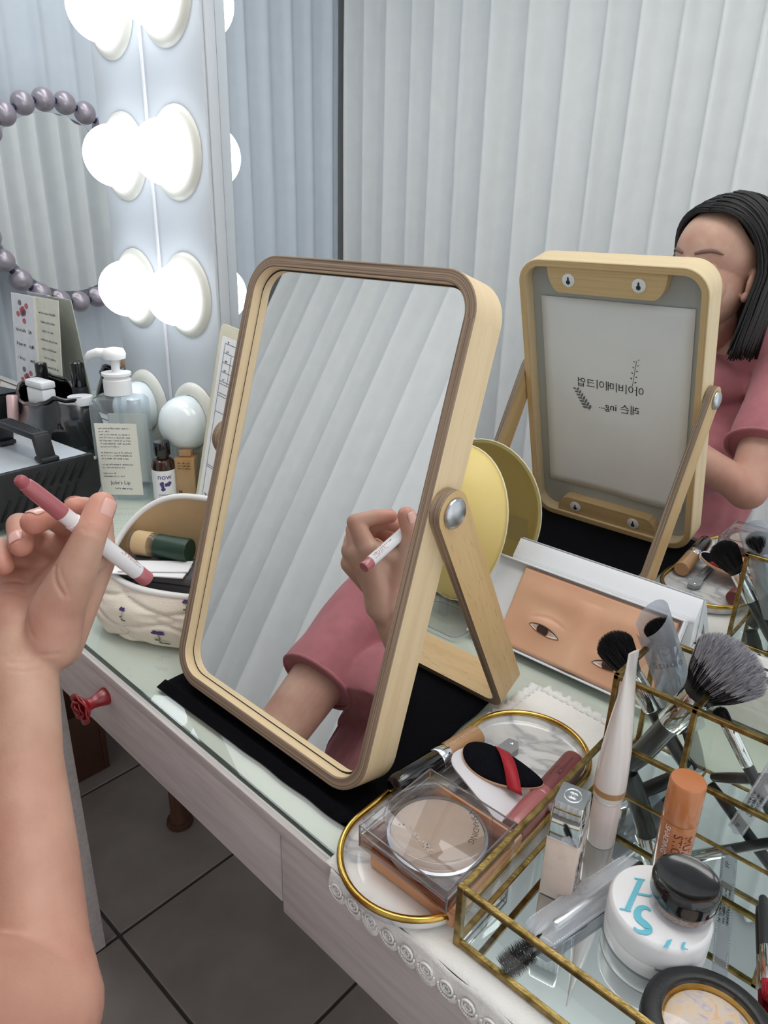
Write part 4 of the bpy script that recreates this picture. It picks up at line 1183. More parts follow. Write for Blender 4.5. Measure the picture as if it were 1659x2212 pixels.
o_ = bm_obj('bristles', bm, M_BLACKMAT, t); o_['kind'] = 'stuff'
# the sleeve is a thing of its own: two sheets of vinyl welded along stitched edges
def sleeve(name, label, a, b, wid, up, m, bulge=0.004, start=0.0, fold=None):
    a = Vector(a); b = Vector(b); d = (b - a); L = d.length; d.normalize(); up = Vector(up); sd = d.cross(up).normalized(); nrm = sd.cross(d).normalized()
    t = thing(name, label, 'sleeve', a)
    for s, nm in ((1, 'upper_sheet'), (-1, 'lower_sheet')):
        vs = []; fs = []; n1, n2 = 26, 10
        for i in range(n1 + 1):
            f = i / n1; wf = wid / 2
            ec = min(f, 1 - f) * L
            if ec < wid / 2: wf = math.sqrt(max(1e-8, (wid / 2) ** 2 - (wid / 2 - ec) ** 2)) * 0.55 + wf * 0.45 * min(1.0, ec / 0.002) if ec < 0.012 else wf
            for j in range(n2 + 1):
                g = -1 + 2 * j / n2
                vs.append(d * (f * L) + sd * (g * wf) + nrm * (s * bulge * (1 - g * g) * (0.3 + 0.7 * math.sin(math.pi * min(1, max(0, f)))) + s * 0.0002))
        for i in range(n1):
            for j in range(n2):
                q = i * (n2 + 1) + j; fs.append((q, q + 1, q + n2 + 2, q + n2 + 1))
        raw(nm, vs, fs, m, t, True)
    mats = []
    for s in (-1, 1):
        n = int(L / 0.0022)
        for i in range(4, n - 4):
            q = d * (i * 0.0022) + sd * (s * (wid / 2 - 0.0012)) + nrm * 0.0004
            mats.append(Matrix.Translation(q) @ d.to_track_quat('X', 'Z').to_matrix().to_4x4() @ Matrix.Diagonal((0.0012, 0.0004, 0.0009, 1)))
    many('stitching', mats, _CUBE, M_WHITE, t)
    return t
sleeve('vinyl_sleeve', 'clear stitched vinyl sleeve around the spiral brush', Vector((0.4133,-0.0025,0.0120)), Vector((0.4397,0.1001,0.0140)), 0.024, (0, 0, 1), M_VINYL, 0.0055)
ns1 = sleeve('vinyl_sleeve', 'narrow clear packaging sleeve with small black print behind the orange stick', Vector((0.4785,0.1770,0.0120)), Vector((0.4986,0.1500,0.1107)), 0.012, (0, -1, 0.4), M_VINYL, 0.0008)

na = Vector((0.4785,0.1770,0.0120)); nb_ = Vector((0.4986,0.1500,0.1107)); nd = (nb_ - na).normalized(); nsd = nd.cross(Vector((0, -1, 0.4))).normalized(); nn_ = nsd.cross(nd).normalized()
def on_ns(c): return lambda x, y: nd * (c - x) + nsd * -y + nn_ * 0.0016
text('printed_mark', 'PP', 0.0050, M_INK, ns1, on_ns(0.014)); text('printed_mark', 'MADE IN KOREA', 0.0022, M_INK, ns1, lambda x, y: on_ns(0.018)(x, y + 0.004))
for k in range(3): marks('printed_line', 0.030, 0.0026, M_INK, ns1, lambda x, y, yy=-0.003 + k * 0.003: on_ns(0.045)(x, y + yy), 60 + k)
# brushes in the tall compartment
M_HANDLE = mat('charcoal_brush_handle', (44, 46, 50), 0.35, var=0.08, scale=60, coat=0.3)
def brush(label, foot, neck, tip, hr, fr, head, hl, mats, group='makeup brushes standing in the organizer', fan=1.0, nb=2600, seed=1):
    """foot -> neck is handle and ferrule, neck -> tip is the bristle head."""
    foot = Vector(foot); neck = Vector(neck); tip = Vector(tip)
    t = thing('makeup_brush', label, 'brush', foot, group=group)
    MM = Matrix.Translation(-foot) @ frame_to(foot, neck); L = (neck - foot).length
    fl = min(0.045, L * 0.38)
    lat('handle', [(hr * 0.55, 0.0), (hr * 0.8, 0.0015), (hr, L * 0.15), (hr * 1.05, L - fl - 0.004), (fr * 0.92, L - fl)], M_HANDLE, t, 24, M=MM)
    lat('ferrule', [(fr * 0.94, L - fl), (fr, L - fl + 0.001), (fr * 1.05, L - 0.002), (fr * 1.02, L)], M_CHROME, t, 28, M=MM)
    d = (tip - neck); HL = d.length; HM = Matrix.Translation(-foot) @ frame_to(neck, tip)
    core = [(fr * 0.95, -0.002), (fr * 0.95 + (head - fr) * 0.25, HL * 0.15), (head * 0.66, HL * 0.40), (head * 0.60, HL * 0.62), (head * 0.35, HL * 0.74), (0.0005, HL * 0.78)]
    lat('bristle_core', core, mats[0], t, 32, M=HM, sharp=80, sy=fan)
    bm = bmesh.new(); random.seed(seed)
    cl = bm.loops.layers.color.new('Col') if False else None
    for k in range(nb):
        a = random.uniform(0, 2 * math.pi); q = math.sqrt(random.random())
        r0 = q * fr * 0.9; rr = q * head
        zt = HL * (0.62 + 0.38 * math.sqrt(max(0, 1 - q * q * 0.94))) * random.uniform(0.93, 1.03)
        pts = []
        for f in (0.0, 0.48, 0.78, 1.0):
            r = r0 + (rr - r0) * (f ** 0.75); z = zt * f
            pts.append(HM @ Vector((r * math.cos(a), r * math.sin(a) * fan, z)))
        w = 0.00028
        dd = (pts[-1] - pts[0]).normalized(); s = dd.orthogonal().normalized(); s = (Matrix.Rotation(random.uniform(0, 6.28), 3, dd) @ s) * w
        v = []
        for p_, f in zip(pts, (1, 1, 0.8, 0.15)): v.append((bm.verts.new(p_ + s * f), bm.verts.new(p_ - s * f)))
        for i in range(3):
            fc = bm.faces.new((v[i][0], v[i][1], v[i + 1][1], v[i + 1][0])); fc.material_index = 0 if i == 0 or random.random() < (0.45 if i == 1 else 0.22) else (1 if i == 1 else 2)
    me = bpy.data.meshes.new('bristles'); bm.to_mesh(me); bm.free()
    o_ = link('bristles', me, [mats[0], mats[1], mats[2]], t); o_['kind'] = 'stuff'
    return t
M_BR_BLACK = mat('black_bristle', (18, 18, 22), 0.6, var=0.2, scale=300)
M_BR_GREY = mat('grey_bristle', (150, 150, 160), 0.7, var=0.2, scale=300)
M_BR_TIP = mat('silver_grey_bristle', (206, 204, 212), 0.7, var=0.1, scale=300)
brush('large powder brush with grey tipped bristles leaning right in the organizer', (0.388, 0.196, ZO + 0.003), (0.4259,0.2050,0.0961), (0.4501,0.2120,0.1429), 0.0088, 0.0118, 0.0300, 0.04, (M_BR_BLACK, M_BR_GREY, M_BR_TIP), nb=11000, seed=2)
brush('black domed brush leaning left beside the clear sleeve', (0.424, 0.228, ZO + 0.003), (0.3671,0.2220,0.0782), (0.3397,0.2220,0.1068), 0.0062, 0.0080, 0.0165, 0.03, (M_BR_BLACK, M_BR_BLACK, M_BR_BLACK), nb=5000, seed=3)
brush('black brush inside the frosted sleeve with printed emblem', (0.4340, 0.2320, ZO + 0.003), (0.3878,0.2300,0.1121), (0.3753,0.2280,0.1328), 0.0062, 0.0078, 0.0125, 0.03, (M_BR_BLACK, M_BR_BLACK, M_BR_BLACK), nb=3000, seed=4)
brush('small black concealer brush in the right compartment', (0.5050, 0.205, ZO + 0.003), (0.4493,0.2150,0.0741), (0.4385,0.2160,0.0845), 0.0042, 0.0048, 0.0062, 0.02, (M_BR_BLACK, M_BR_BLACK, M_BR_BLACK), nb=900, seed=5)
brush('black handled brush leaning far right behind the small brush', (0.4440, 0.2310, ZO + 0.003), (0.541, 0.214, 0.075), (0.560, 0.211, 0.090), 0.0046, 0.0052, 0.0090, 0.02, (M_BR_BLACK, M_BR_BLACK, M_BR_BLACK), nb=900, seed=6)
brush('slim black brush with red tip lying along the organizer floor', (0.5120, 0.135, ZO + 0.0045), (0.5330, 0.072, ZO + 0.0045), (0.5372, 0.060, ZO + 0.0045), 0.0036, 0.0040, 0.0038, 0.02, (M_STRAP, M_STRAP, M_STRAP), nb=500, seed=7)
# frosted sleeve that wraps the second brush: curled sheet, open at the top
a0 = Vector((0.4169,0.2310,0.0452)); a1 = Vector((0.3732,0.2260,0.1337))
fsv = thing('brush_sleeve', 'frosted grey vinyl brush sleeve with a round printed emblem', 'sleeve', a0)
dv = (a1 - a0); Lv = dv.length; MV = Matrix.Translation(-a0) @ frame_to(a0, a1)
xax = MV.to_3x3().inverted() @ Vector((1, 0.2, 0)); ang0 = math.atan2(xax.y, xax.x)
vs = []; fs = []; n1, n2 = 18, 22
for i in range(n1 + 1):
    f = i / n1
    for j in range(n2 + 1):
        g = j / n2; a = ang0 + math.radians(20) + math.radians(325) * g - math.pi
        ra = 0.0145 + 0.0015 * f; rb = 0.0095 + 0.0015 * f
        z = Lv * f + (0.012 * math.sin(a - ang0 + 0.6) * f ** 4)
        x = ra * math.cos(a - ang0); y = rb * math.sin(a - ang0)
        vs.append(MV @ Vector((x * math.cos(ang0) - y * math.sin(ang0), x * math.sin(ang0) + y * math.cos(ang0), z)))
for i in range(n1):
    for j in range(n2):
        q = i * (n2 + 1) + j; fs.append((q, q + 1, q + n2 + 2, q + n2 + 1))
raw('vinyl_wrap', vs, fs, M_VINYL2, fsv, True)
ca_ = ang_to(MV, a0, CAMP)
def on_sleeve(zc):
    def fn(x, y):
        a = ca_ + x / 0.0125
        ca2 = a - ang0
        px = 0.0157 * math.cos(ca2); py = 0.0107 * math.sin(ca2)
        return MV @ Vector((px * math.cos(ang0) - py * math.sin(ang0), px * math.sin(ang0) + py * math.cos(ang0), zc + y))
    return fn
text('printed_name', 'Studio', 0.0085, M_INKGREY, fsv, on_sleeve(Lv * 0.62))
fn = on_sleeve(Lv * 0.75)
vs = []; fs = []
for k in range(24):
    for r in (0.0042, 0.0046):
        vs.append(fn(r * math.cos(2 * math.pi * k / 24), r * math.sin(2 * math.pi * k / 24)))
for k in range(24):
    a = 2 * k; b = 2 * ((k + 1) % 24); fs.append((a, a + 1, b + 1, b))
for p0, p1 in (((-0.0026, 0.0026), (0.0026, 0.0018)), ((0.0026, 0.0018), (-0.0024, -0.0022)), ((-0.0024, -0.0022), (0.0028, -0.0026))):
    a = Vector(p0); b = Vector(p1); n = Vector((-(b - a).y, (b - a).x)).normalized() * 0.0003
    fs.append(tuple(range(len(vs), len(vs) + 4))); vs += [fn(*(a + n)), fn(*(a - n)), fn(*(b - n)), fn(*(b + n))]
raw('printed_emblem', vs, fs, M_INKGREY, fsv)

# ================================================================== practice eye board in its box
eb0 = Vector((0.155, 0.289, 0.0004)); lean = math.radians(33.4)
EBW, EBH, EBD = 0.2150, 0.0955, 0.012
eb = thing('practice_face_box', 'open white box with a silicone practice face showing two eyes', 'makeup practice board', eb0, (math.radians(90) - lean, 0, 0))
# local x along the box, local y up the face, local z towards the viewer
M_BOXW = mat('white_gloss_card', (236, 238, 242), 0.3, var=0.01)
k = 0.0022
rbox('box_floor', (EBW / 2, EBH / 2, k / 2), (EBW, EBH, k), M_BOXW, eb, 0.0004, 1)
rbox('box_wall', (EBW / 2, k / 2, EBD / 2), (EBW, k, EBD), M_BOXW, eb, 0.0005, 1)
rbox('box_wall', (EBW / 2, EBH - k / 2, EBD / 2), (EBW, k, EBD), M_BOXW, eb, 0.0005, 1)
rbox('box_wall', (k / 2, EBH / 2, EBD / 2), (k, EBH - 2 * k, EBD), M_BOXW, eb, 0.0005, 1)
rbox('box_wall', (EBW - k / 2, EBH / 2, EBD / 2), (k, EBH - 2 * k, EBD), M_BOXW, eb, 0.0005, 1)
M_SILI = mat('peach_silicone_skin', (226, 180, 148), 0.5, var=0.04, scale=14, c2=(216, 162, 130), sub=0.15)
M_SILID = mat('blush_silicone_crease', (170, 92, 62), 0.6)
fx0, fx1, fy0, fy1 = 0.036, EBW - 0.006, 0.004, EBH - 0.004
eyes = ((0.085, 0.0345, 1), (0.163, 0.0275, -1))
EW = 0.0185
def face_z(x, y):
    z = 0.0085
    if y < 0.078: z += 0.0075 * math.exp(-((x - 0.124) / 0.0115) ** 2) * max(0, 1 - (y / 0.078)) ** 0.6
    z += 0.0022 * math.exp(-((y - 0.070) / 0.011) ** 2) * (math.exp(-((x - 0.082) / 0.032) ** 2) + math.exp(-((x - 0.165) / 0.032) ** 2))
    for ex, ey, s in eyes:
        z -= 0.0040 * math.exp(-(((x - ex) / 0.031) ** 2 + ((y - ey - 0.006) / 0.020) ** 2))
        z += 0.0070 * math.exp(-(((x - ex) / 0.021) ** 2 + ((y - ey - 0.004) / 0.0135) ** 2))
        dx = (x - ex) / EW
        if abs(dx) < 1.25:
            z -= 0.0016 * math.exp(-((y - (ey + 0.0085 + 0.004 * (1 - dx * dx))) / 0.0012) ** 2) * max(0, 1 - (dx / 1.25) ** 2)
    return z
nx, ny = 110, 52; vs = []; fs = []
for j in range(ny + 1):
    for i in range(nx + 1):
        x = fx0 + (fx1 - fx0) * i / nx; y = fy0 + (fy1 - fy0) * j / ny
        e = min(x - fx0, fx1 - x, y - fy0, fy1 - y)
        z = face_z(x, y) * (1 if e > 0.003 else (0.75 + 0.25 * math.sqrt(max(0, 1 - (1 - e / 0.003) ** 2))))
        vs.append((x, y, z))
for j in range(ny):
    for i in range(nx):
        a = j * (nx + 1) + i; fs.append((a, a + 1, a + nx + 2, a + nx + 1))
nb_ = len(vs)
for (i, j) in [(i, 0) for i in range(nx + 1)] + [(nx, j) for j in range(1, ny + 1)] + [(i, ny) for i in range(nx - 1, -1, -1)] + [(0, j) for j in range(ny - 1, 0, -1)]:
    v = vs[j * (nx + 1) + i]; vs.append((v[0], v[1], 0.0024))
ring = [(i, 0) for i in range(nx + 1)] + [(nx, j) for j in range(1, ny + 1)] + [(i, ny) for i in range(nx - 1, -1, -1)] + [(0, j) for j in range(ny - 1, 0, -1)]
for q in range(len(ring)):
    a = ring[q][1] * (nx + 1) + ring[q][0]; r2 = ring[(q + 1) % len(ring)]; b = r2[1] * (nx + 1) + r2[0]
    fs.append((a, nb_ + q, nb_ + (q + 1) % len(ring), b))
skin = raw('silicone_face', vs, fs, M_SILI, eb, True)
M_EYEW = mat('eye_white', (236, 232, 228), 0.15); M_IRIS = mat('brown_iris', (66, 44, 38), 0.12, coat=0.6); M_LID = mat('dark_lash_line', (84, 52, 42), 0.6)
for ex, ey, s in eyes:
    # almond opening: white, iris, pupil, lid lines raised on the lid bulge
    up = []; lo = []
    for q in range(17):
        dx = -1 + 2 * q / 16.0
        up.append((ex + EW * dx, ey - 0.0022 + 0.0050 * (1 - dx * dx) ** 0.8 - 0.0022 * dx * s))
        lo.append((ex + EW * dx, ey - 0.0022 - 0.0036 * (1 - dx * dx) ** 0.9 - 0.0022 * dx * s))
    poly = up + lo[::-1][1:-1]
    vs = [(x, y, face_z(x, y) + 0.0005) for x, y in poly]
    raw('eyeball', vs, [tuple(range(len(vs) - 1, -1, -1))], M_EYEW, skin)
    ir = []
    for q in range(24):
        a = 2 * math.pi * q / 24; x = ex - 0.001 + 0.0068 * math.cos(a); y = ey - 0.0014 + 0.0068 * math.sin(a)
        dx = (x - ex) / EW
        y = min(y, ey - 0.0022 + 0.0050 * (1 - dx * dx) ** 0.8 - 0.0022 * dx * s); y = max(y, ey - 0.0022 - 0.0036 * (1 - dx * dx) ** 0.9 - 0.0022 * dx * s)
        ir.append((x, y, face_z(x, y) + 0.0009))
    raw('iris', ir, [tuple(range(24))], M_IRIS, skin)
    tube('upper_lid_line', [(x, y, face_z(x, y) + 0.0006) for x, y in up], [0.0003 + 0.0006 * math.sin(math.pi * q / 16.0) for q in range(17)], M_LID, skin, 6)
    tube('lower_lid_line', [(x, y, face_z(x, y) + 0.0004) for x, y in lo], 0.0004, M_SILID, skin, 6)
ld = thing('box_lid', 'long white box lid wedged between the practice face box and the wall mirror', 'box lid', (0.2715, 0.350, 0.0532))
cs_ = [(-0.0070, 0.0), (-0.0072, 0.0315), (0.0056, 0.0478), (0.0066, 0.0474), (0.0066, 0.0)]
vs = [(sx * 0.1035, y, z) for sx in (-1, 1) for y, z in cs_]
fs = [(4, 3, 2, 1, 0), (5, 6, 7, 8, 9)] + [(i, (i + 1) % 5, (i + 1) % 5 + 5, i + 5) for i in range(5)]
bm = bmesh.new(); bv = [bm.verts.new(v) for v in vs]
for f in fs: bm.faces.new([bv[i] for i in f])
bmesh.ops.recalc_face_normals(bm, faces=bm.faces); bmesh.ops.bevel(bm, geom=list(bm.edges), offset=0.0007, segments=2, affect='EDGES', profile=0.5)
bm_obj('lid_shell', bm, M_BOXW, ld, True, 35)
rbox('lid_lip', (0, -0.0078, 0.0290), (0.2060, 0.0008, 0.0030), M_WHITE, ld, 0.0002, 1)

# ================================================================== yellow shell on a clear stand
M_YELLOW = mat('butter_yellow_silicone', (240, 216, 138), 0.5, var=0.03, scale=8, sub=0.1)
ys = thing('yellow_shell', 'butter yellow oval silicone shell on a clear stand behind the table mirror', 'silicone mask', (0.098, 0.298, -0.0080), (math.radians(-9), 0, math.radians(-6)))
vs = []; fs = []; n1, n2 = 20, 48
for i in range(n1 + 1):
    f = i / n1
    for k in range(n2):
        a = 2 * math.pi * k / n2
        rx = 0.068 * f; rz = 0.093 * f
        x = rx * math.cos(a) * (1 + 0.10 * math.sin(a)); z = 0.118 + rz * math.sin(a)
        y = -0.034 * (1 - f ** 2.6) + 0.010 * (f ** 6)
        vs.append((x, y, z))
for i in range(n1):
    for k in range(n2):
        a = i * n2 + k; b = i * n2 + (k + 1) % n2; fs.append((a, b, b + n2, a + n2))
sh = raw('shell', vs, fs, M_YELLOW, ys, True); so = sh.modifiers.new('thick', 'SOLIDIFY'); so.thickness = 0.0035; so.offset = 1
M_PALEY = mat('pale_cream_edge', (246, 234, 190), 0.5)
tube('rolled_edge', [vs[n1 * n2 + k] for k in range(n2)], 0.0012, M_PALEY, ys, 8, True)
rbox('clear_hook', (0.036, 0.004, 0.098), (0.026, 0.006, 0.034), M_ACRYL, ys, 0.002)
cs = thing('acrylic_stand', 'small clear acrylic stand under the yellow shell', 'stand', (0.118, 0.290, 0.0003))
prism('base_plate', rrect(0.072, 0.056, 0.010, 6), 0.0, 0.0030, M_ACRYL, cs, bev=0.0005)
rbox('upright', (-0.006, 0.002, 0.0165), (0.011, 0.007, 0.0270), M_ACRYL, cs, 0.0008, 1)
tube('plate_edge', [(x, y, 0.0016) for x, y in rrect(0.0722, 0.0562, 0.010, 6)], 0.0007, M_GREYPL, cs, 6, True)

# ================================================================== things at the left end of the table
# quilted pouch, open, with a beige lining
M_QUILT = mat('cream_quilted_cotton', (244, 236, 220), 0.9, var=0.02, scale=30, bump=0.25, bscale=500)
M_LINING = mat('beige_lining', (214, 184, 140), 0.7, var=0.06, scale=25, bump=0.2, bscale=60)
M_ZIP = mat('white_zip_tape', (240, 240, 238), 0.6, var=0.02)
M_STITCH = mat('tan_stitch', (196, 176, 146), 0.8)
M_PURPLE = mat('violet_print', (84, 68, 128), 0.8); M_LEAF = mat('green_print', (96, 120, 96), 0.8)
pang = math.radians(31)
pch = thing('quilted_pouch', 'cream quilted cosmetic pouch with little violet flowers, open beside the table mirror', 'pouch', (-0.0835, 0.0700, 0.0006), (0, 0, pang))
PLX, PLY = 0.104, 0.048
def pouch_pt(th, h, inner=0.0):
    """th around the oval (0 = right end, -90 = front), h 0..1 from the bottom to the rim."""
    c, s = math.cos(th), math.sin(th)
    back = 0.5 + 0.5 * s                      # 0 front, 1 back
    rim = 0.060 + 0.078 * back ** 1.2 * (0.35 + 0.65 * abs(s)) - 0.004 * c
    belly = 0.86 + 0.20 * math.sin(math.pi * min(1.0, 0.15 + 0.75 * h))
    lx = PLX * belly * (1 - 0.02 * h); ly = PLY * belly * (1 - 0.10 * h)
    e = 0.82
    x = lx * math.copysign(abs(c) ** e, c); y = ly * math.copysign(abs(s) ** e, s)
    z = rim * h
    y -= 0.004 * (1 - back) * math.sin(math.pi * h)
    y += 0.012 * back * h
    k = 1 - inner
    return Vector((x * k, y * k, z + inner * 0.05 * (1 - h)))
def quilt(th, h):
    """Ogee stitch lines: 0 on a line, 1 between them."""
    u = th / (2 * math.pi) * 7.0; v = h * 2.6
    a = u + 0.32 * math.sin(2 * math.pi * v * 0.5); b = u - 0.32 * math.sin(2 * math.pi * v * 0.5) + 0.5
    da = abs(a - round(a)); db = abs(b - round(b))
    return min(1.0, min(da, db) / 0.20)
n1, n2 = 200, 44
def shell(inner, q):
    vs = []; fs = []
    for j in range(n2 + 1):
        h = j / n2
        for i in range(n1):
            th = 2 * math.pi * i / n1
            p = pouch_pt(th, h, inner)
            if q:
                nrm = Vector((p.x / PLX ** 2, p.y / PLY ** 2, 0)).normalized()
                p = p + nrm * (0.0042 * (math.sqrt(quilt(th, h)) - 1) * min(1, (1 - h) * 8 + 0.2) + 0.0016 * noise.noise(Vector((th * 3, h * 4, 2))))
                p.z += 0.0012 * noise.noise(Vector((th * 5, h * 3, 7)))
            vs.append(p)
    for j in range(n2):
        for i in range(n1):
            a = j * n1 + i; b = j * n1 + (i + 1) % n1; fs.append((a, b, b + n1, a + n1))
    fs.append(tuple(range(n1 - 1, -1, -1)))
    return vs, fs
vs, fs = shell(0.0, True); raw('quilted_shell', vs, fs, M_QUILT, pch, True)
vs, fs = shell(0.10, False); raw('lining', vs, [tuple(reversed(f)) for f in fs], M_LINING, pch, True)
rim = [(pouch_pt(2 * math.pi * i / 160, 1.0) + pouch_pt(2 * math.pi * i / 160, 1.0, 0.10)) / 2 for i in range(160)]
tube('zip_tape', rim, 0.0038, M_ZIP, pch, 8, True)
many('zip_teeth', [Matrix.Translation(rim[i].lerp(rim[(i + 1) % 160], k) + Vector((0, 0, 0.0026))) @ Matrix.Diagonal((0.0012, 0.0022, 0.0010, 1)) for i in range(160) for k in (0.0, 0.5)], _CUBE, M_WHITE, pch)
# stitches along the ogee lines of the outside
mats = []
for fam in (0, 1):
    for n in range(-1, 9):
        for k in range(0, 40):
            h = (k + 0.5) / 40.0; v = h * 2.6
            u = n - 0.32 * math.sin(math.pi * v) if fam == 0 else n - 0.5 + 0.32 * math.sin(math.pi * v)
            th = u / 7.0 * 2 * math.pi
            if h > 0.95 or math.sin(th) > 0.3: continue
            p = pouch_pt(th, h); nrm = Vector((p.x / PLX ** 2, p.y / PLY ** 2, 0)).normalized()
            mats.append(Matrix.Translation(p - nrm * 0.0036) @ Matrix.Diagonal((0.0006, 0.0006, 0.0006, 1)))
many('stitching', mats, _OCTA, M_STITCH, pch)
def flower(th, h, s, flip=1):
    def P(a, b):
        p = pouch_pt(th + a / 0.09, h + b / 0.075); nrm = Vector((p.x / PLX ** 2, p.y / PLY ** 2, 0)).normalized(); return p + nrm * 0.0016
    bm = bmesh.new()
    for a0, L in ((60, 1.0), (110, 1.0), (160, 0.8), (20, 0.7)):
        a = math.radians(a0); d = Vector((math.cos(a), math.sin(a))); n = Vector((-d.y, d.x)); c0 = Vector((0, 0.004)) * s
        pts = [c0 + (d * (0.5 + 0.5 * math.cos(2 * math.pi * k / 10)) * 0.0058 * L + n * 0.0019 * math.sin(2 * math.pi * k / 10)) * s for k in range(10)]
        bm.faces.new([bm.verts.new(P(q.x * flip, q.y)) for q in pts])
    bm_obj('printed_flower', bm, M_PURPLE, pch)
    bm = bmesh.new()
    st_ = [(0.0, 0.004), (0.0012, -0.002), (0.0004, -0.008), (0.002, -0.013)]
    for (x0, y0), (x1, y1) in zip(st_, st_[1:]):
        bm.faces.new([bm.verts.new(P(q[0] * s * flip, q[1] * s)) for q in ((x0 - 0.0003, y0), (x0 + 0.0003, y0), (x1 + 0.0003, y1), (x1 - 0.0003, y1))])
    for lx, ly, a0 in ((0.0008, -0.006, 200), (0.002, -0.012, 10), (0.002, -0.013, 120)):
        a = math.radians(a0); d = Vector((math.cos(a), math.sin(a))); n = Vector((-d.y, d.x))
        pts = [Vector((lx, ly)) + d * (0.5 + 0.5 * math.cos(2 * math.pi * k / 8)) * 0.0042 + n * 0.0014 * math.sin(2 * math.pi * k / 8) for k in range(8)]
        bm.faces.new([bm.verts.new(P(q.x * s * flip, q.y * s)) for q in pts])
    bm_obj('printed_leaves', bm, M_LEAF, pch)
flower(math.radians(-92), 0.28, 1.0); flower(math.radians(-70), 0.62, 0.9, -1); flower(math.radians(-112), 0.60, 0.8); flower(math.radians(-60), 0.20, 0.8); flower(math.radians(-80), 0.90, 0.7)
# things in the pouch
M_GREEN = mat('dark_green_cap', (30, 62, 48), 0.4, var=0.05)
PB_ = basis(pch)
ga = PB_ @ Vector((0.004, 0.014, 0.0885)); gb = PB_ @ Vector((-0.068, 0.020, 0.0885))
t, MM, L = stick('green_capped_bottle', 'small bottle with a dark green cap inside the quilted pouch', 'bottle', ga, gb, (
    ('cap', [(0.0125, 0.0), (0.0135, 0.02), (0.0135, 0.55), (0.0125, 0.56)], M_GREEN),
    ('glass_body', [(0.0128, 0.56), (0.0140, 0.60), (0.0140, 0.97), (0.0125, 1.0)], M_ACRYL),
    ('label', [(0.0138, 0.66), (0.01415, 0.67), (0.01415, 0.92), (0.0138, 0.93)], M_LINING)))
t = thing('paper_packet', 'flat white paper packets lying inside the quilted pouch', 'packet', PB_ @ Vector((-0.030, -0.016, 0.0745)), (0, 0, pang + 0.1))
rbox('packet', (0, 0, 0.001), (0.085, 0.030, 0.0018), M_PAPER, t, 0.0004, 1)
rbox('packet', (0.006, 0.004, 0.0032), (0.075, 0.026, 0.0016), M_PAPER, t, 0.0004, 1, Matrix.Rotation(0.12, 3, 'Z'))
t = thing('grey_case', 'dark grey zip case under the packets in the quilted pouch', 'case', PB_ @ Vector((-0.010, 0.004, 0.020)), (0, 0, pang))
rbox('shell', (0, 0, 0.027), (0.125, 0.052, 0.054), mat('dark_grey_fabric', (92, 92, 96), 0.8), t, 0.008, 3)
rbox('zip', (0, -0.0262, 0.044), (0.10, 0.0008, 0.002), M_INK, t, 0.0003, 1)

# silver device with a vented black end plate and a handle
M_SILVER = mat('silver_painted_metal', (196, 202, 208), 0.38, metal=0.35, var=0.03)
dv = thing('metal_case_device', 'silver metal case with a vented black end plate and black handle', 'device', (-0.590, 0.092, 0.0006), (0, 0, math.radians(4)))
DW, DD, DH = 0.19, 0.185, 0.086
vsP = []
def octo(w, h, c): return [(-w / 2 + c, 0.004), (w / 2 - c, 0.004), (w / 2, 0.004 + c * 1.4), (w / 2, h - c * 0.5), (w / 2 - c * 0.5, h), (-w / 2 + c * 0.5, h), (-w / 2, h - c * 0.5), (-w / 2, 0.004 + c * 1.4)]
def dev_prism(nm, w, h, c, x0, x1, m, bev=0.002):
    RM = Matrix(((0, 0, 1, 0), (1, 0, 0, 0), (0, 1, 0, 0), (0, 0, 0, 1)))
    return prism(nm, octo(w, h, c), x0, x1, m, dv, M=RM, bev=bev)
dev_prism('metal_body', DD - 0.004, DH - 0.002, 0.016, -DW / 2, DW / 2 - 0.010, M_SILVER, 0.003)
pl_ = dev_prism('end_plate', DD, DH, 0.018, DW / 2 - 0.010, DW / 2, M_BLACKMAT, 0.0025)
M_VOID = mat('painted_vent_shade', (8, 8, 10), 0.8)  # near-black colour paints the shade inside the vent slots
for k in range(9):
    y = -0.060 + k * 0.0150
    for z0, z1 in ((0.016, 0.046), (0.052, 0.076)):
        if (k == 8 and z0 < 0.02) or (k == 0 and z0 > 0.05): continue
        a = Vector((DW / 2 + 0.0004, y - 0.008 + (z0 - 0.016) * 0.55, z0)); b = Vector((DW / 2 + 0.0004, y + 0.010 + (z0 - 0.016) * 0.55, z1))
        if abs(a.y) > 0.088 or abs(b.y) > 0.088: continue
        tube('vent_slot', [a, b], 0.0022, M_VOID, pl_, 8)
for y, z in ((0.087, 0.078), (-0.087, 0.078), (0.085, 0.018), (-0.085, 0.018)):
    lat('screw', [(0.0028, 0.0), (0.0024, 0.0012), (0.0001, 0.0014)], M_STEEL, pl_, 14, M=Matrix.Translation((DW / 2, y, z)) @ Matrix.Rotation(math.radians(90), 4, 'Y'))
hy = 0.020
def hbox(nm, c, s, bev=0.003, rot=None): return rbox(nm, c, s, M_BLACKMAT, dv, bev, 2, rot)
hbox('handle_grip', (0.012, hy, DH + 0.0365), (0.120, 0.026, 0.010))
hbox('handle_leg', (0.073, hy, DH + 0.0185), (0.011, 0.026, 0.042), 0.003, Matrix.Rotation(math.radians(-16), 3, 'Y'))
hbox('handle_leg', (-0.049, hy, DH + 0.0185), (0.011, 0.026, 0.042), 0.003, Matrix.Rotation(math.radians(16), 3, 'Y'))
hbox('handle_foot', (0.078, hy, DH + 0.003), (0.026, 0.028, 0.008)); hbox('handle_foot', (-0.054, hy, DH + 0.003), (0.026, 0.028, 0.008))
for k in range(5): rbox('grip_rib', (0.012, hy - 0.008 + k * 0.004, DH + 0.0418), (0.100, 0.0012, 0.0012), M_BLACK, dv, 0.0003, 1)
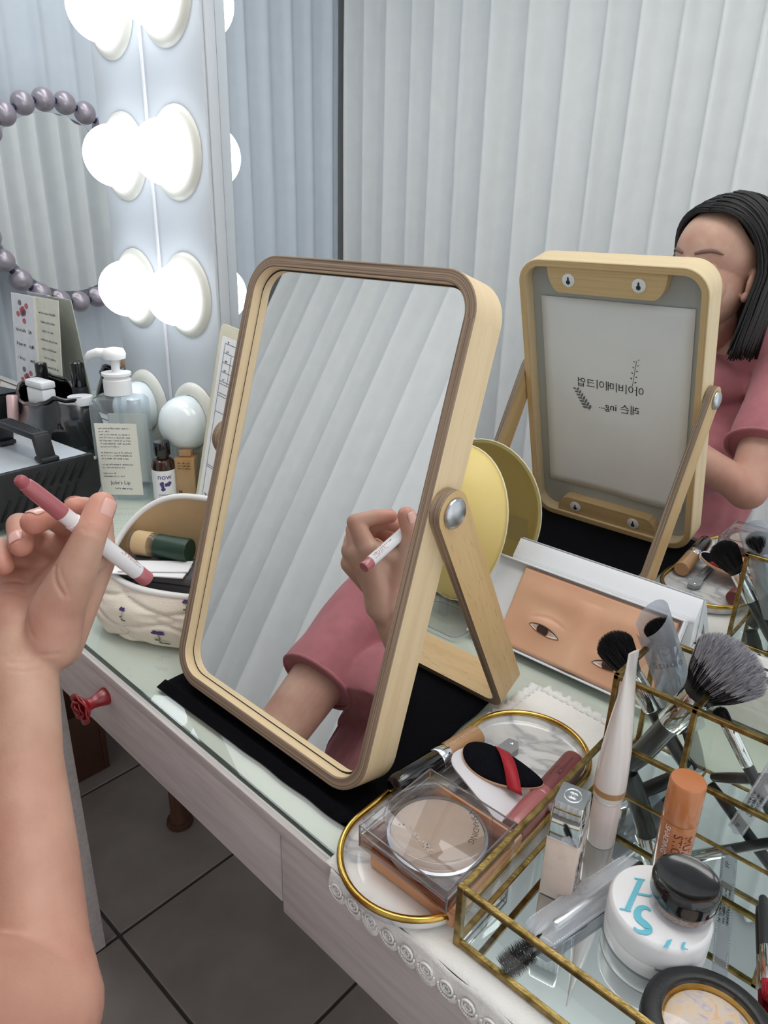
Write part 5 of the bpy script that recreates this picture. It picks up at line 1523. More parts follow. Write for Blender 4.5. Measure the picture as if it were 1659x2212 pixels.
lat('front_knob', [(0.006, 0.0), (0.0065, 0.001), (0.0065, 0.007), (0.005, 0.009), (0.0001, 0.0092)], M_STEEL, dv, 20, M=Matrix.Translation((0.055, -DD / 2 + 0.002, 0.035)) @ Matrix.Rotation(math.radians(90), 4, 'X'))

# pump bottle
M_LABEL = mat('cream_label_paper', (238, 236, 226), 0.7, var=0.015)
pb = thing('pump_bottle', 'square clear pump bottle with white pump and cream label', 'bottle', (-0.5230, 0.2480, 0.0006), (0, 0, math.radians(44)))
vs = []; fs = []
lv = [(0.078, 0.0), (0.081, 0.002), (0.082, 0.006), (0.082, 0.148), (0.080, 0.156), (0.070, 0.162), (0.038, 0.165), (0.036, 0.168)]
for s, z in lv: vs += [(x, y, z) for x, y in rrect(s, s * 0.78, 0.010 if s > 0.05 else 0.014, 5)]
n_ = 24
for i in range(len(lv) - 1):
    for k in range(n_):
        a = i * n_ + k; b = i * n_ + (k + 1) % n_; fs.append((a, b, b + n_, a + n_))
fs.append(tuple(range(n_ - 1, -1, -1)))
M_BOTTLE = clear('pale_clear_bottle', (240, 246, 249), 0.04, body=0.12, bodyc=(236, 242, 246))
raw('clear_body', vs, fs, M_BOTTLE, pb, True, sharp=40)
lbl = rbox('label', (0, -0.0322, 0.066), (0.066, 0.0006, 0.120), M_LABEL, pb, 0.0002, 1)
rbox('label', (0, 0.0322, 0.066), (0.066, 0.0006, 0.120), M_LABEL, pb, 0.0002, 1)
lat('collar', [(0.0175, 0.165), (0.0215, 0.167), (0.0215, 0.190), (0.0195, 0.192), (0.0190, 0.196), (0.0225, 0.197), (0.0225, 0.201), (0.0060, 0.203)], M_WHITE, pb, 36)
lat('pump_stem', [(0.0065, 0.200), (0.0065, 0.222), (0.0085, 0.224)], M_WHITE, pb, 24)
hd = lat('pump_head', [(0.0090, 0.221), (0.0170, 0.223), (0.0180, 0.230), (0.0150, 0.2375), (0.0060, 0.240), (0.0001, 0.2402)], M_WHITE, pb, 32, sharp=60)
ns_ = math.radians(222 - 44)
tube('spout', [(0.010 * math.cos(ns_), 0.010 * math.sin(ns_), 0.2305), (0.026 * math.cos(ns_), 0.026 * math.sin(ns_), 0.2315), (0.038 * math.cos(ns_), 0.038 * math.sin(ns_), 0.228), (0.0455 * math.cos(ns_), 0.0455 * math.sin(ns_), 0.219)], [0.0075, 0.0068, 0.0058, 0.0050], M_WHITE, hd, 14)
tube('dip_tube', [(0, 0, 0.17), (0, 0, 0.02)], 0.003, M_BOTTLE, pb, 10)
def plab(x, y): return (x, -0.0327, y)
for k, w_ in enumerate((0.052, 0.018, 0.050, 0.050, 0.049, 0.050, 0.030, 0.0, 0.050, 0.049, 0.044, 0.0, 0.050, 0.036, 0.0, 0.020, 0.034)):
    if w_: marks('printed_line', w_, 0.0030, M_INKGREY, lbl, lambda x, y, zz=0.118 - k * 0.0050, xx=-0.027 + w_ / 2: (x + xx, -0.0327, zz + y), k)
text('printed_name', "Julie's Lip", 0.0085, M_INK, lbl, lambda x, y: (x - 0.002, -0.0327, 0.027 + y))
marks('printed_stamp', 0.030, 0.0036, mat('navy_stamp_ink', (60, 80, 130), 0.7), lbl, lambda x, y: (x + 0.004, -0.0327, 0.017 + y), 41)
# amber bottle
M_AMBER = mat('amber_glass', (54, 32, 22), 0.1, var=0.1, coat=0.6)
ab = thing('amber_bottle', 'small amber glass bottle with a white label and violet flower', 'bottle', (-0.4450, 0.2700, 0.0006))
lat('glass_body', [(0.0175, 0.0), (0.0190, 0.002), (0.0190, 0.062), (0.0165, 0.070), (0.0098, 0.074), (0.0098, 0.080)], M_AMBER, ab, 32)
lat('cap', [(0.0125, 0.078), (0.0130, 0.079), (0.0128, 0.098), (0.0118, 0.100), (0.0001, 0.1002)], M_BLACK, ab, 28)
lb2 = lat('label', [(0.0191, 0.006), (0.0193, 0.006), (0.0193, 0.056), (0.0191, 0.056)], M_WHITE, ab, 32, cap=False)
aa = math.atan2(CAMP.y - 0.27, CAMP.x + 0.445)
def cylp(r, zc, ang): return lambda x, y: (r * math.cos(ang + x / r), r * math.sin(ang + x / r), zc + y)
text('printed_name', 'now', 0.0130, M_PURPLE, lb2, cylp(0.0196, 0.046, aa))
for k in range(9):
    random.seed(k); x0 = random.uniform(-0.008, 0.008); y0 = random.uniform(-0.006, 0.006)
    f_ = cylp(0.0197, 0.030, aa); pts = [f_(x0 + 0.0030 * math.cos(2 * math.pi * q / 10), y0 + 0.0030 * math.sin(2 * math.pi * q / 10)) for q in range(10)]
    raw('printed_petal', pts, [tuple(range(10))], M_PURPLE, lb2)
marks('printed_line', 0.022, 0.0034, M_INKGREY, lb2, cylp(0.0196, 0.016, aa), 51)
marks('printed_line', 0.022, 0.0034, M_INKGREY, lb2, cylp(0.0196, 0.011, aa), 52)
# tan foundation bottle
M_TANLIQ = mat('tan_foundation', (196, 148, 98), 0.15, var=0.05, coat=0.7)
tf = thing('tan_foundation_bottle', 'square glass bottle of tan foundation beside the amber bottle', 'bottle', (-0.4260, 0.3020, 0.0006), (0, 0, math.radians(40)))
rbox('foundation_fill', (0, 0, 0.039), (0.033, 0.033, 0.070), M_TANLIQ, tf, 0.003)
rbox('glass_shell', (0, 0, 0.0445), (0.038, 0.038, 0.088), M_GLASS, tf, 0.004)
rbox('neck', (0, 0, 0.0800), (0.020, 0.020, 0.011), M_TANLIQ, tf, 0.002)
for k in range(3): marks('printed_line', 0.020, 0.0030, M_PRINTDARK, tf, lambda x, y, zz=0.066 - k * 0.0045: (x, -0.0170, zz + y), 70 + k)
marks('printed_emblem', 0.010, 0.0085, M_PRINTDARK, tf, lambda x, y: (x - 0.006, -0.0170, 0.018 + y), 77)
# clipboard with a printed form leaning on the bulb panel
cB = Vector((-0.3920, 0.2890, 0.0016)); cT = Vector((-0.3499,0.3315,0.2876))
upv = (cT - cB); CH = upv.length; upv.normalize(); rt = (Vector((1, 0.03, 0)) - upv * upv.x).normalized(); nn = rt.cross(upv)
CM = Matrix(((rt.x, upv.x, nn.x, cB.x), (rt.y, upv.y, nn.y, cB.y), (rt.z, upv.z, nn.z, cB.z), (0, 0, 0, 1)))
cbd = thing('clipboard', 'cream clipboard with a printed checklist leaning behind the table mirror', 'clipboard', cB)
CL = Matrix.Translation(-cB) @ CM
def cpr(nm, w, h, r, cx, cy, z0, z1, m): return prism(nm, rrect(w, h, r, 6, cx, cy), z0, z1, m, cbd, M=CL)
M_CREAM = mat('cream_board', (226, 220, 196), 0.5)
cpr('board', 0.215, CH, 0.008, 0.1075, CH / 2 + 0.002, -0.0015, 0.0015, M_CREAM)
sh_ = cpr('form_sheet', 0.203, CH - 0.018, 0.002, 0.1085, CH / 2 - 0.006, 0.0016, 0.0019, M_PAPER)
def cline(a, b, w=0.0005):
    a = Vector(a); b = Vector(b); n = Vector((-(b - a).y, (b - a).x)).normalized() * w
    raw('printed_rule', [CL @ Vector((q.x, q.y, 0.0021)) for q in (a + n, a - n, b - n, b + n)], [(0, 1, 2, 3)], M_INKGREY, sh_)
for z in (0.020, 0.075, 0.078, 0.165, 0.190, 0.194, 0.208, 0.212, 0.226, 0.240, 0.254, 0.268, 0.282):
    if z < CH - 0.02: cline((0.016, z), (0.19, z))
cline((0.016, 0.02), (0.016, CH - 0.025)); cline((0.034, 0.208), (0.034, CH - 0.04)); cline((0.045, 0.02), (0.045, 0.075))
for k, z in enumerate((0.215, 0.229, 0.243, 0.257, 0.271)): marks('printed_number', 0.006, 0.0045, M_INK, sh_, lambda x, y, zz=z: CL @ Vector((x + 0.025, y + zz, 0.0021)), 80 + k)
marks('printed_word', 0.012, 0.005, M_INK, sh_, lambda x, y: CL @ Vector((x + 0.045, y + 0.13, 0.0021)), 86); marks('printed_word', 0.016, 0.005, M_INK, sh_, lambda x, y: CL @ Vector((x + 0.030, y + 0.030, 0.0021)), 87)
M_CORAL = mat('coral_sticker', (238, 150, 110), 0.6)
for k in range(9):
    z = 0.024 + k * 0.0105
    prism('tick_box', [(0.052, z), (0.059, z), (0.059, z + 0.007), (0.052, z + 0.007)], 0.0019, 0.0021, M_WHITE, sh_, M=CL)
    raw('coral_mark', [CL @ Vector((0.066 + 0.003 * math.cos(2 * math.pi * q / 10), z + 0.0035 + 0.003 * math.sin(2 * math.pi * q / 10), 0.0022)) for q in range(10)], [tuple(range(10))], M_CORAL, sh_)
# black glossy bag behind the device
M_PATENT = mat('black_patent_vinyl', (16, 16, 19), 0.14, var=0.1, scale=20, coat=0.7, bump=0.3, bscale=14)
bg = thing('black_vinyl_bag', 'shiny black vinyl bag with an open flap behind the silver device', 'bag', (-0.790, 0.262, 0.0006), (0, 0, math.radians(-8)))
vs = []; fs = []; n1_, n2_ = 48, 14
for j in range(n2_ + 1):
    h = j / n2_
    for i in range(n1_):
        a = 2 * math.pi * i / n1_; c, s = math.cos(a), math.sin(a)
        k = 0.92 + 0.12 * math.sin(math.pi * h) - 0.08 * h
        x = 0.135 * k * math.copysign(abs(c) ** 0.6, c); y = 0.062 * k * math.copysign(abs(s) ** 0.6, s)
        z = (0.105 + 0.028 * math.cos(a * 1.0 + 0.3) ** 2 + 0.010 * noise.noise(Vector((c * 3, s * 3, 1)))) * h
        vs.append((x + 0.005 * noise.noise(Vector((a * 2, h * 3, 4))), y + 0.006 * noise.noise(Vector((a * 2, h * 3, 9))), z))
for j in range(n2_):
    for i in range(n1_):
        a = j * n1_ + i; b = j * n1_ + (i + 1) % n1_; fs.append((a, b, b + n1_, a + n1_))
fs.append(tuple(range(n1_ - 1, -1, -1)))
o_ = raw('bag_body', vs, fs, M_PATENT, bg, True); so = o_.modifiers.new('thick', 'SOLIDIFY'); so.thickness = 0.003
tube('rim_piping', [vs[n2_ * n1_ + i] for i in range(n1_)], 0.0035, M_PATENT, bg, 8, True)
rbox('bag_floor_pad', (0, 0, 0.060), (0.21, 0.085, 0.004), M_BLACKMAT, bg, 0.002)
for (x, y, zt, r, m, lab, nm) in (
    (-0.735, 0.285, 0.185, 0.0135, M_BLACKMAT, 'slim black bottle standing in the black bag', 'cosmetic_bottle'),
    (-0.835, 0.262, 0.172, 0.0120, M_BLACK, 'short black capped bottle at the left in the black bag', 'cosmetic_bottle')):
    t = thing(nm, lab, 'bottle', (x, y, 0.0655))
    h = zt - 0.0655
    lat('body', [(r, 0.0), (r * 1.05, 0.002), (r * 1.05, h * 0.6), (r, h * 0.62)], m, t, 24); lat('cap', [(r * 0.9, h * 0.62), (r * 0.92, h * 0.63), (r * 0.9, h * 0.98), (r * 0.7, h)], M_BLACK, t, 24)
t = thing('white_jar', 'small white jar standing in the black bag', 'jar', (-0.690, 0.262, 0.0655)); lat('body', [(0.020, 0.0), (0.021, 0.003), (0.021, 0.052)], M_BLACKMAT, t, 28); lat('lid', [(0.021, 0.053), (0.0215, 0.055), (0.0210, 0.067), (0.0001, 0.068)], M_WHITE, t, 28)
t = thing('white_flat_case', 'small white flip-top case standing in the black bag', 'case', (-0.785, 0.235, 0.0655), (0, 0, 0.1)); rbox('base', (0, 0, 0.036), (0.055, 0.026, 0.070), M_WHITE, t, 0.003); rbox('lid', (0, 0, 0.0785), (0.057, 0.028, 0.013), M_WHITE, t, 0.003)
t = thing('white_tube', 'short white cosmetic tube behind the pump bottle', 'tube', (-0.555, 0.290, 0.0006)); lat('body', [(0.012, 0.030), (0.0125, 0.032), (0.012, 0.120), (0.011, 0.146)], M_WHITE, t, 24); lat('cap', [(0.0115, 0.0), (0.012, 0.001), (0.0118, 0.029)], M_GREYPL, t, 24)
t, MM, L = stick('pink_lipstick', 'pale pink lipstick case leaning at the far left', 'lipstick', (-0.845, 0.195, 0.0010), (-0.852, 0.208, 0.115), (
    ('base', [(0.0095, 0.0), (0.010, 0.01), (0.010, 0.45)], M_TUBECAP), ('cap', [(0.0098, 0.46), (0.0104, 0.47), (0.0102, 0.98), (0.0085, 1.0)], mat('pale_pink_metal', (232, 196, 196), 0.3, metal=0.3))))
t = thing('white_pot', 'white cream pot at the far left of the table', 'pot', (-0.885, 0.262 - 0.0, 0.0006)) if False else None
t = thing('cosmetic_carton', 'black cosmetic carton at the far left beside the card', 'carton', (-0.985, 0.215, 0.0006), (0, 0, 0.25)); rbox('carton', (0, 0, 0.05), (0.12, 0.06, 0.10), M_BLACKMAT, t, 0.002); rbox('flap', (0, 0, 0.1015), (0.118, 0.058, 0.002), M_BLACK, t, 0.0005, 1)
t = thing('peach_sponge', 'peach makeup sponge on the black carton at the far left', 'sponge', (-0.955, 0.205, 0.1036)); lat('sponge', [(0.006, 0.0), (0.018, 0.006), (0.023, 0.018), (0.021, 0.032), (0.013, 0.046), (0.004, 0.055), (0.0001, 0.056)], M_FOAM, t, 28, sharp=80); lat('worn_tip', [(0.0105, 0.0495), (0.004, 0.0556), (0.0001, 0.0566)], M_PEACH, t, 20, cap=False)
# price card standing open by the left mirror
pc = thing('price_card', 'open white booklet card with pink flowers and text lines', 'card', (-1.010, 0.322, 0.0540), (math.radians(-5), 0, 0))
M_CARDL = mat('white_card', (236, 236, 240), 0.6); M_CARDR = mat('cream_card', (232, 230, 214), 0.6)
l_ = rbox('left_page', (-0.055, 0, 0.110), (0.110, 0.002, 0.220), M_CARDL, pc, 0.0006, 1, None)
r_ = rbox('right_page', (0.052, 0.004, 0.110), (0.100, 0.002, 0.220), M_CARDR, pc, 0.0006, 1, None)
rbox('spine', (0.0, 0.003, 0.110), (0.004, 0.006, 0.220), M_CARDR, pc, 0.0006, 1)
M_PINKP = mat('dusty_pink_print', (200, 110, 120), 0.7)
for zc in (0.185, 0.045):
    for k in range(9):
        a = 2 * math.pi * k / 9; x0 = -0.055 + 0.018 * math.cos(a) * (k % 2 + 0.4); z0 = zc + 0.014 * math.sin(a) * (k % 2 + 0.4)
        raw('printed_petal', [(x0 + 0.009 * math.cos(2 * math.pi * q / 10), -0.0013, z0 + 0.006 * math.sin(2 * math.pi * q / 10)) for q in range(10)], [tuple(range(10))], M_PINKP if k % 3 else M_INKGREY, l_)
for k, z in enumerate((0.145, 0.115, 0.085)):
    marks('printed_line', 0.050, 0.0085, M_INKGREY, l_, lambda x, y, zz=z: (x - 0.070, -0.0013, zz + y), 90 + k); marks('printed_price', 0.024, 0.0095, M_INK, l_, lambda x, y, zz=z: (x - 0.020, -0.0013, zz + y), 94 + k)
for k in range(9): marks('printed_line', 0.078 - 0.012 * (k % 3), 0.0055, M_INKGREY, r_, lambda x, y, zz=0.190 - k * 0.018: (x + 0.052, 0.0027, zz + y), 100 + k)

# ================================================================== lip pencil held in the hand
M_MAUVE = mat('mauve_rose_plastic', (176, 98, 104), 0.3, var=0.02, coat=0.4); M_LIPWAX = mat('mauve_lip_wax', (164, 84, 90), 0.45, var=0.03)
pe = Vector((0.0979,-0.0693,0.1767)); pt_ = Vector((0.0950,-0.1484,0.2767))
lp, MM, L = stick('lip_pencil', 'white and mauve lip pencil held in the hand', 'lip pencil', pe, pt_, (
    ('end_cap', [(0.0054, 0.0), (0.0059, 0.004), (0.0059, 0.088), (0.0057, 0.090)], M_MAUVE),
    ('barrel', [(0.0058, 0.090), (0.0060, 0.094), (0.0060, 0.615), (0.0054, 0.618), (0.0054, 0.690), (0.0056, 0.692)], M_WHITE),
    ('inner_sleeve', [(0.0056, 0.692), (0.0057, 0.70), (0.0054, 0.90), (0.0047, 0.945), (0.0042, 0.948)], M_MAUVE),
    ('lip_colour', [(0.0042, 0.945), (0.0042, 0.97), (0.0038, 0.985), (0.0028, 0.996), (0.0006, 1.0)], M_LIPWAX)))
an = ang_to(MM, pe, CAMP)
text('printed_name', 'LIP PENCIL', 0.0046, M_MAUVE, lp, on_cyl(MM, 0.0061, L * 0.20, an + 0.9, -1))
marks('printed_line', 0.030, 0.0026, M_MAUVE, lp, on_cyl(MM, 0.0061, L * 0.235, an + 1.45, -1), 3)
text('printed_name', 'KAHI', 0.0046, M_MAUVE, lp, on_cyl(MM, 0.0061, L * 0.22, an + 2.1, -1)); text('printed_name', 'LIP PENCIL', 0.0030, M_MAUVE, lp, on_cyl(MM, 0.0061, L * 0.22, an + 3.1, -1)); marks('printed_line', 0.034, 0.0026, M_MAUVE, lp, on_cyl(MM, 0.0061, L * 0.24, an + 2.6, -1), 4)

# ================================================================== the person
m, nt, b, out = new_mat('skin')
N = nt.nodes.new; Lk = nt.links.new
tc = N('ShaderNodeTexCoord'); n1t = N('ShaderNodeTexNoise'); n1t.inputs['Scale'].default_value = 22; n1t.inputs['Detail'].default_value = 5
Lk(tc.outputs['Object'], n1t.inputs[0]); rp = N('ShaderNodeValToRGB'); e = rp.color_ramp.elements
e[0].position = 0.32; e[0].color = lin((186, 139, 120)); e[1].position = 0.66; e[1].color = lin((202, 163, 142)); Lk(n1t.outputs[0], rp.inputs[0])
at = N('ShaderNodeAttribute'); at.attribute_name = 'flush'; mxf = N('ShaderNodeMixRGB'); Lk(at.outputs['Fac'], mxf.inputs[0]); Lk(rp.outputs[0], mxf.inputs[1]); mxf.inputs[2].default_value = lin((214, 128, 112)); Lk(mxf.outputs[0], b.inputs['Base Color'])
b.inputs['Roughness'].default_value = 0.52; b.inputs['Subsurface Weight'].default_value = 0.12; b.inputs['Subsurface Radius'].default_value = (1, 0.35, 0.2); b.inputs['Subsurface Scale'].default_value = 0.005
mp = N('ShaderNodeMapping'); mp.inputs['Scale'].default_value = (420, 420, 150); Lk(tc.outputs['Object'], mp.inputs[0])
vo = N('ShaderNodeTexNoise'); vo.inputs['Scale'].default_value = 1.0; vo.inputs['Detail'].default_value = 3; Lk(mp.outputs[0], vo.inputs[0]); bp = N('ShaderNodeBump'); bp.inputs['Strength'].default_value = 0.22; bp.inputs['Distance'].default_value = 0.0008; Lk(vo.outputs[0], bp.inputs['Height']); Lk(bp.outputs[0], b.inputs['Normal'])
M_SKIN = m
M_SHIRT = mat('dusty_pink_jersey', (182, 112, 118), 0.9, var=0.07, scale=40, bump=0.25, bscale=700, sheen=0.15)
M_HAIR = mat('dark_brown_hair', (26, 21, 21), 0.5, var=0.25, scale=120, stretch=(1, 1, 0.1))
M_NAIL = mat('pink_fingernail', (228, 178, 166), 0.25, var=0.03, coat=0.3)
M_BROWN = mat('brown_eyebrow', (132, 100, 90), 0.9); M_LASH = mat('dark_lashes', (46, 34, 32), 0.8)
pers = thing('person', 'person in a dusty pink t-shirt holding a lip pencil at the vanity', 'person', (0.05, -0.45, FLOOR + 0.45))
# joints of the right hand (palm towards the camera, pencil between thumb, index and middle finger)
Hn = {
 'wr': (0.0955,-0.1679,0.1340), 'wr2': (0.0851,-0.1511,0.1477), 'wr3': (0.0879,-0.1387,0.1464), 'heel': (0.0645,-0.1538,0.1609), 'hyp': (0.0388,-0.1442,0.1755), 'then': (0.0927,-0.1368,0.1748), 'cmc': (0.0964,-0.1449,0.1530),
 'tm': (0.1024,-0.1233,0.2052), 'ti': (0.1063,-0.1108,0.2310), 'tt': (0.1000,-0.0980,0.2455),
 'i0': (0.0756,-0.0925,0.1971), 'i1': (0.0545,-0.0791,0.2175), 'i2': (0.0669,-0.0944,0.2329), 'i3': (0.0753,-0.1062,0.2397),
 'm0': (0.0628,-0.0945,0.1895), 'm1': (0.0419,-0.0980,0.2109), 'm2': (0.0617,-0.1179,0.2326), 'm3': (0.0751,-0.1359,0.2362),
 'r0': (0.0500,-0.0978,0.1882), 'r1': (0.0286,-0.1180,0.2021), 'r2': (0.0433,-0.1336,0.2242), 'r3': (0.0655,-0.1425,0.2182),
 'p0': (0.0492,-0.1065,0.1752), 'p1': (0.0262,-0.1348,0.1891), 'p2': (0.0344,-0.1468,0.2079), 'p3': (0.0554,-0.1528,0.2025),
 'el': (0.2447,-0.2385,0.0275), 'f1': (0.1331,-0.1882,0.0979), 'f2': (0.1771,-0.2085,0.0660), 'f3': (0.2198,-0.2269,0.0421),
}
Hn = {k: Vector(v) for k, v in Hn.items()}
SR = Vector((0.225, -0.46, 0.225)); SLj = Vector((-0.130, -0.43, 0.140)); EL = Vector((-0.095, -0.285, -0.095)); HLf = Vector((-0.185, -0.215, -0.110))
prims = []
def chain(names, radii):
    for a, b_, ra, rb in zip(names, names[1:], radii, radii[1:]): prims.append((Hn[a], ra, Hn[b_], rb))
chain(['el', 'f3', 'f2', 'f1', 'wr'], [0.0340, 0.0290, 0.0280, 0.0240, 0.0235])
chain(['wr', 'wr2'], [0.0221, 0.0203]); chain(['wr', 'heel'], [0.0203, 0.0180]); chain(['wr2', 'wr3'], [0.0180, 0.0162]); chain(['heel', 'hyp'], [0.0175, 0.0158])
chain(['wr2', 'cmc', 'then', 'tm'], [0.0193, 0.0185, 0.0185, 0.0142]); chain(['tm', 'ti', 'tt'], [0.0142, 0.0109, 0.0099])
chain(['wr3', 'i0'], [0.0185, 0.0123]); chain(['wr2', 'm0'], [0.0180, 0.0121]); chain(['heel', 'r0'], [0.0162, 0.0112]); chain(['heel', 'p0'], [0.0166, 0.0112]); chain(['then', 'i0'], [0.0144, 0.0107]); chain(['hyp', 'p0'], [0.0135, 0.0112])
chain(['tm', 'i0'], [0.0098, 0.0102])
chain(['i0', 'i1', 'i2', 'i3'], [0.0113, 0.0093, 0.0084, 0.0076]); chain(['m0', 'm1', 'm2', 'm3'], [0.0110, 0.0097, 0.0091, 0.0086])
chain(['r0', 'r1', 'r2', 'r3'], [0.0106, 0.0097, 0.0091, 0.0084]); chain(['p0', 'p1', 'p2', 'p3'], [0.0104, 0.0091, 0.0080, 0.0073])
prims.append((Hn['el'], 0.0340, Hn['el'].lerp(SR, 0.45), 0.043)); prims.append((Hn['el'].lerp(SR, 0.45), 0.043, SR, 0.05))
prims.append((SLj, 0.05, SLj.lerp(EL, 0.55), 0.043)); prims.append((SLj.lerp(EL, 0.55), 0.043, EL, 0.037)); prims.append((EL, 0.037, EL.lerp(HLf, 0.4), 0.036)); prims.append((EL.lerp(HLf, 0.4), 0.036, HLf, 0.026))
hd_ = HLf; hdir = (HLf - EL).normalized(); hsd = hdir.cross(Vector((0, 0, 1))).normalized()
prims.append((HLf, 0.024, HLf + hdir * 0.07, 0.020))
for k in range(4):
    o0 = HLf + hdir * 0.07 + hsd * (-0.024 + 0.016 * k); prims.append((o0, 0.0098, o0 + hdir * 0.030 - Vector((0, 0, 0.012)), 0.0085)); prims.append((o0 + hdir * 0.030 - Vector((0, 0, 0.012)), 0.0085, o0 + hdir * (0.040 + 0.006 * (k in (1, 2))) - Vector((0, 0, 0.035)), 0.0072))
prims.append((HLf + hdir * 0.02 + hsd * 0.022, 0.013, HLf + hdir * 0.06 + hsd * 0.045, 0.0095))
# head
HC = Vector((0.081, -0.378, 0.367)); fy = math.radians(20)
FD = Vector((-math.sin(fy), math.cos(fy), 0)); FX = Vector((math.cos(fy), math.sin(fy), 0)); FU = Vector((0, 0, 1))
pit = math.radians(7)
FD2 = FD * math.cos(pit) + FU * math.sin(pit); FU2 = FU * math.cos(pit) - FD * math.sin(pit)
HR = Matrix(((FX.x, FD2.x, FU2.x, 0), (FX.y, FD2.y, FU2.y, 0), (FX.z, FD2.z, FU2.z, 0), (0, 0, 0, 1)))
def hp(x, y, z): return HC + FX * x + FD2 * y + FU2 * z
def E3(x, y, z, rx, ry, rz): prims.append((hp(x, y, z), (rx, ry, rz), HR))
E3(0, -0.008, 0.030, 0.074, 0.092, 0.082); E3(0, 0.012, -0.028, 0.064, 0.072, 0.078); E3(0, 0.030, -0.075, 0.042, 0.044, 0.034)
E3(0, 0.058, -0.098, 0.018, 0.016, 0.014)
for s in (-1, 1):
    E3(s * 0.036, 0.048, -0.034, 0.026, 0.022, 0.026); E3(s * 0.031, 0.0605, -0.003, 0.015, 0.010, 0.011); E3(s * 0.022, 0.0660, 0.020, 0.018, 0.011, 0.009)
    E3(s * 0.074, -0.006, -0.018, 0.006, 0.014, 0.026); E3(s * 0.071, 0.000, -0.040, 0.006, 0.009, 0.009); E3(s * 0.011, 0.086, -0.040, 0.008, 0.009, 0.007)
prims.append((hp(0, 0.080, 0.006), 0.007, hp(0, 0.099, -0.036), 0.0095))
E3(0, 0.083, -0.060, 0.020, 0.008, 0.0055); E3(0, 0.081, -0.070, 0.018, 0.008, 0.006)
NB = Vector((0.050, -0.455, 0.225))
prims.append((hp(0, -0.018, -0.070), 0.048, NB, 0.052)); prims.append((NB, 0.052, Vector((0.047, -0.475, 0.14)), 0.075)); prims.append((SR, 0.045, NB, 0.048)); prims.append((SLj, 0.045, NB, 0.048))
body_me = blob(prims, 0.0017, 7)
inv = basis(pers).inverted()
# skin creases: thumb joint, thumb base, palm, wrist, finger joints
from mathutils.bvhtree import BVHTree
from mathutils.kdtree import KDTree
vco = [v.co.copy() for v in body_me.vertices]; vno = [v.normal.copy() for v in body_me.vertices]
bvh = BVHTree.FromPolygons(vco, [tuple(pl.vertices) for pl in body_me.polygons])
kd = KDTree(len(vco))
for i, q in enumerate(vco): kd.insert(q, i)
kd.balance()
disp = {}
CREASES = (
 (((0.1112,-0.1192,0.2381), (0.1159,-0.1146,0.2375), (0.1185,-0.1099,0.2339), (0.1175,-0.1059,0.2296)), 0.0009, 0.0011),
 (((0.1135,-0.1187,0.2360), (0.1177,-0.1136,0.2344), (0.1188,-0.1075,0.2278)), 0.0008, 0.0010),
 (((0.1118,-0.1161,0.2398), (0.1161,-0.1114,0.2376), (0.1168,-0.1064,0.2333)), 0.0005, 0.0009),
 (((0.0996,-0.1364,0.2123), (0.1034,-0.1375,0.2060), (0.1057,-0.1366,0.1999), (0.1081,-0.1354,0.1940)), 0.0013, 0.0012),
 (((0.1059,-0.1355,0.2121), (0.1105,-0.1352,0.2032), (0.1130,-0.1341,0.1925)), 0.0006, 0.0010),
 (((0.0488,-0.1547,0.1909), (0.0522,-0.1468,0.1890), (0.0565,-0.1379,0.1865)), 0.0012, 0.0012),
 (((0.0572,-0.1585,0.1878), (0.0618,-0.1516,0.1876), (0.0680,-0.1469,0.1853)), 0.0007, 0.0010),
 (((0.0822,-0.1600,0.1835), (0.0930,-0.1591,0.1750), (0.1018,-0.1563,0.1656)), 0.0006, 0.0010),
 (((0.1028,-0.1763,0.1571), (0.1104,-0.1668,0.1576), (0.1116,-0.1552,0.1560), (0.1100,-0.1459,0.1543)), 0.0008, 0.0011),
 (((0.1075,-0.1777,0.1528), (0.1153,-0.1684,0.1528), (0.1154,-0.1553,0.1501)), 0.0005, 0.0010),
 (((0.0907,-0.1053,0.1917), (0.0945,-0.1018,0.1873), (0.0971,-0.0983,0.1810)), 0.0006, 0.0010),
 (((0.0498,-0.1018,0.2106), (0.0518,-0.1117,0.1973), (0.0565,-0.1166,0.1834)), 0.0006, 0.0010))
for line, dep, sg in CREASES:
    pts = [bvh.find_nearest(Vector(q))[0] for q in spline(line, 10)]
    for q in pts:
        for co, i, dist in kd.find_range(q, sg * 2.5):
            a = dep * math.exp(-(dist / sg) ** 2)
            if a > disp.get(i, 0.0): disp[i] = a
for i, a in disp.items(): body_me.vertices[i].co = vco[i] - vno[i] * a
fl_at = body_me.attributes.new('flush', 'FLOAT', 'POINT')
vals = [0.0] * len(vco)
for nm, rad, amt in (('tt', 0.024, 0.45), ('i3', 0.018, 0.5), ('m3', 0.017, 0.55), ('r3', 0.016, 0.5), ('p3', 0.015, 0.45), ('m1', 0.02, 0.25), ('then', 0.03, 0.12), ('hyp', 0.04, 0.22), ('el', 0.07, 0.25), ('f2', 0.06, 0.10)):
    for co, i, dist in kd.find_range(Hn[nm], rad + 0.008): vals[i] = max(vals[i], amt * max(0.0, 1 - (dist / (rad + 0.008)) ** 2))
fl_at.data.foreach_set('value', vals)
body_me.transform(inv)
body_me.materials.clear()
body = link('body', body_me, M_SKIN, pers, True)
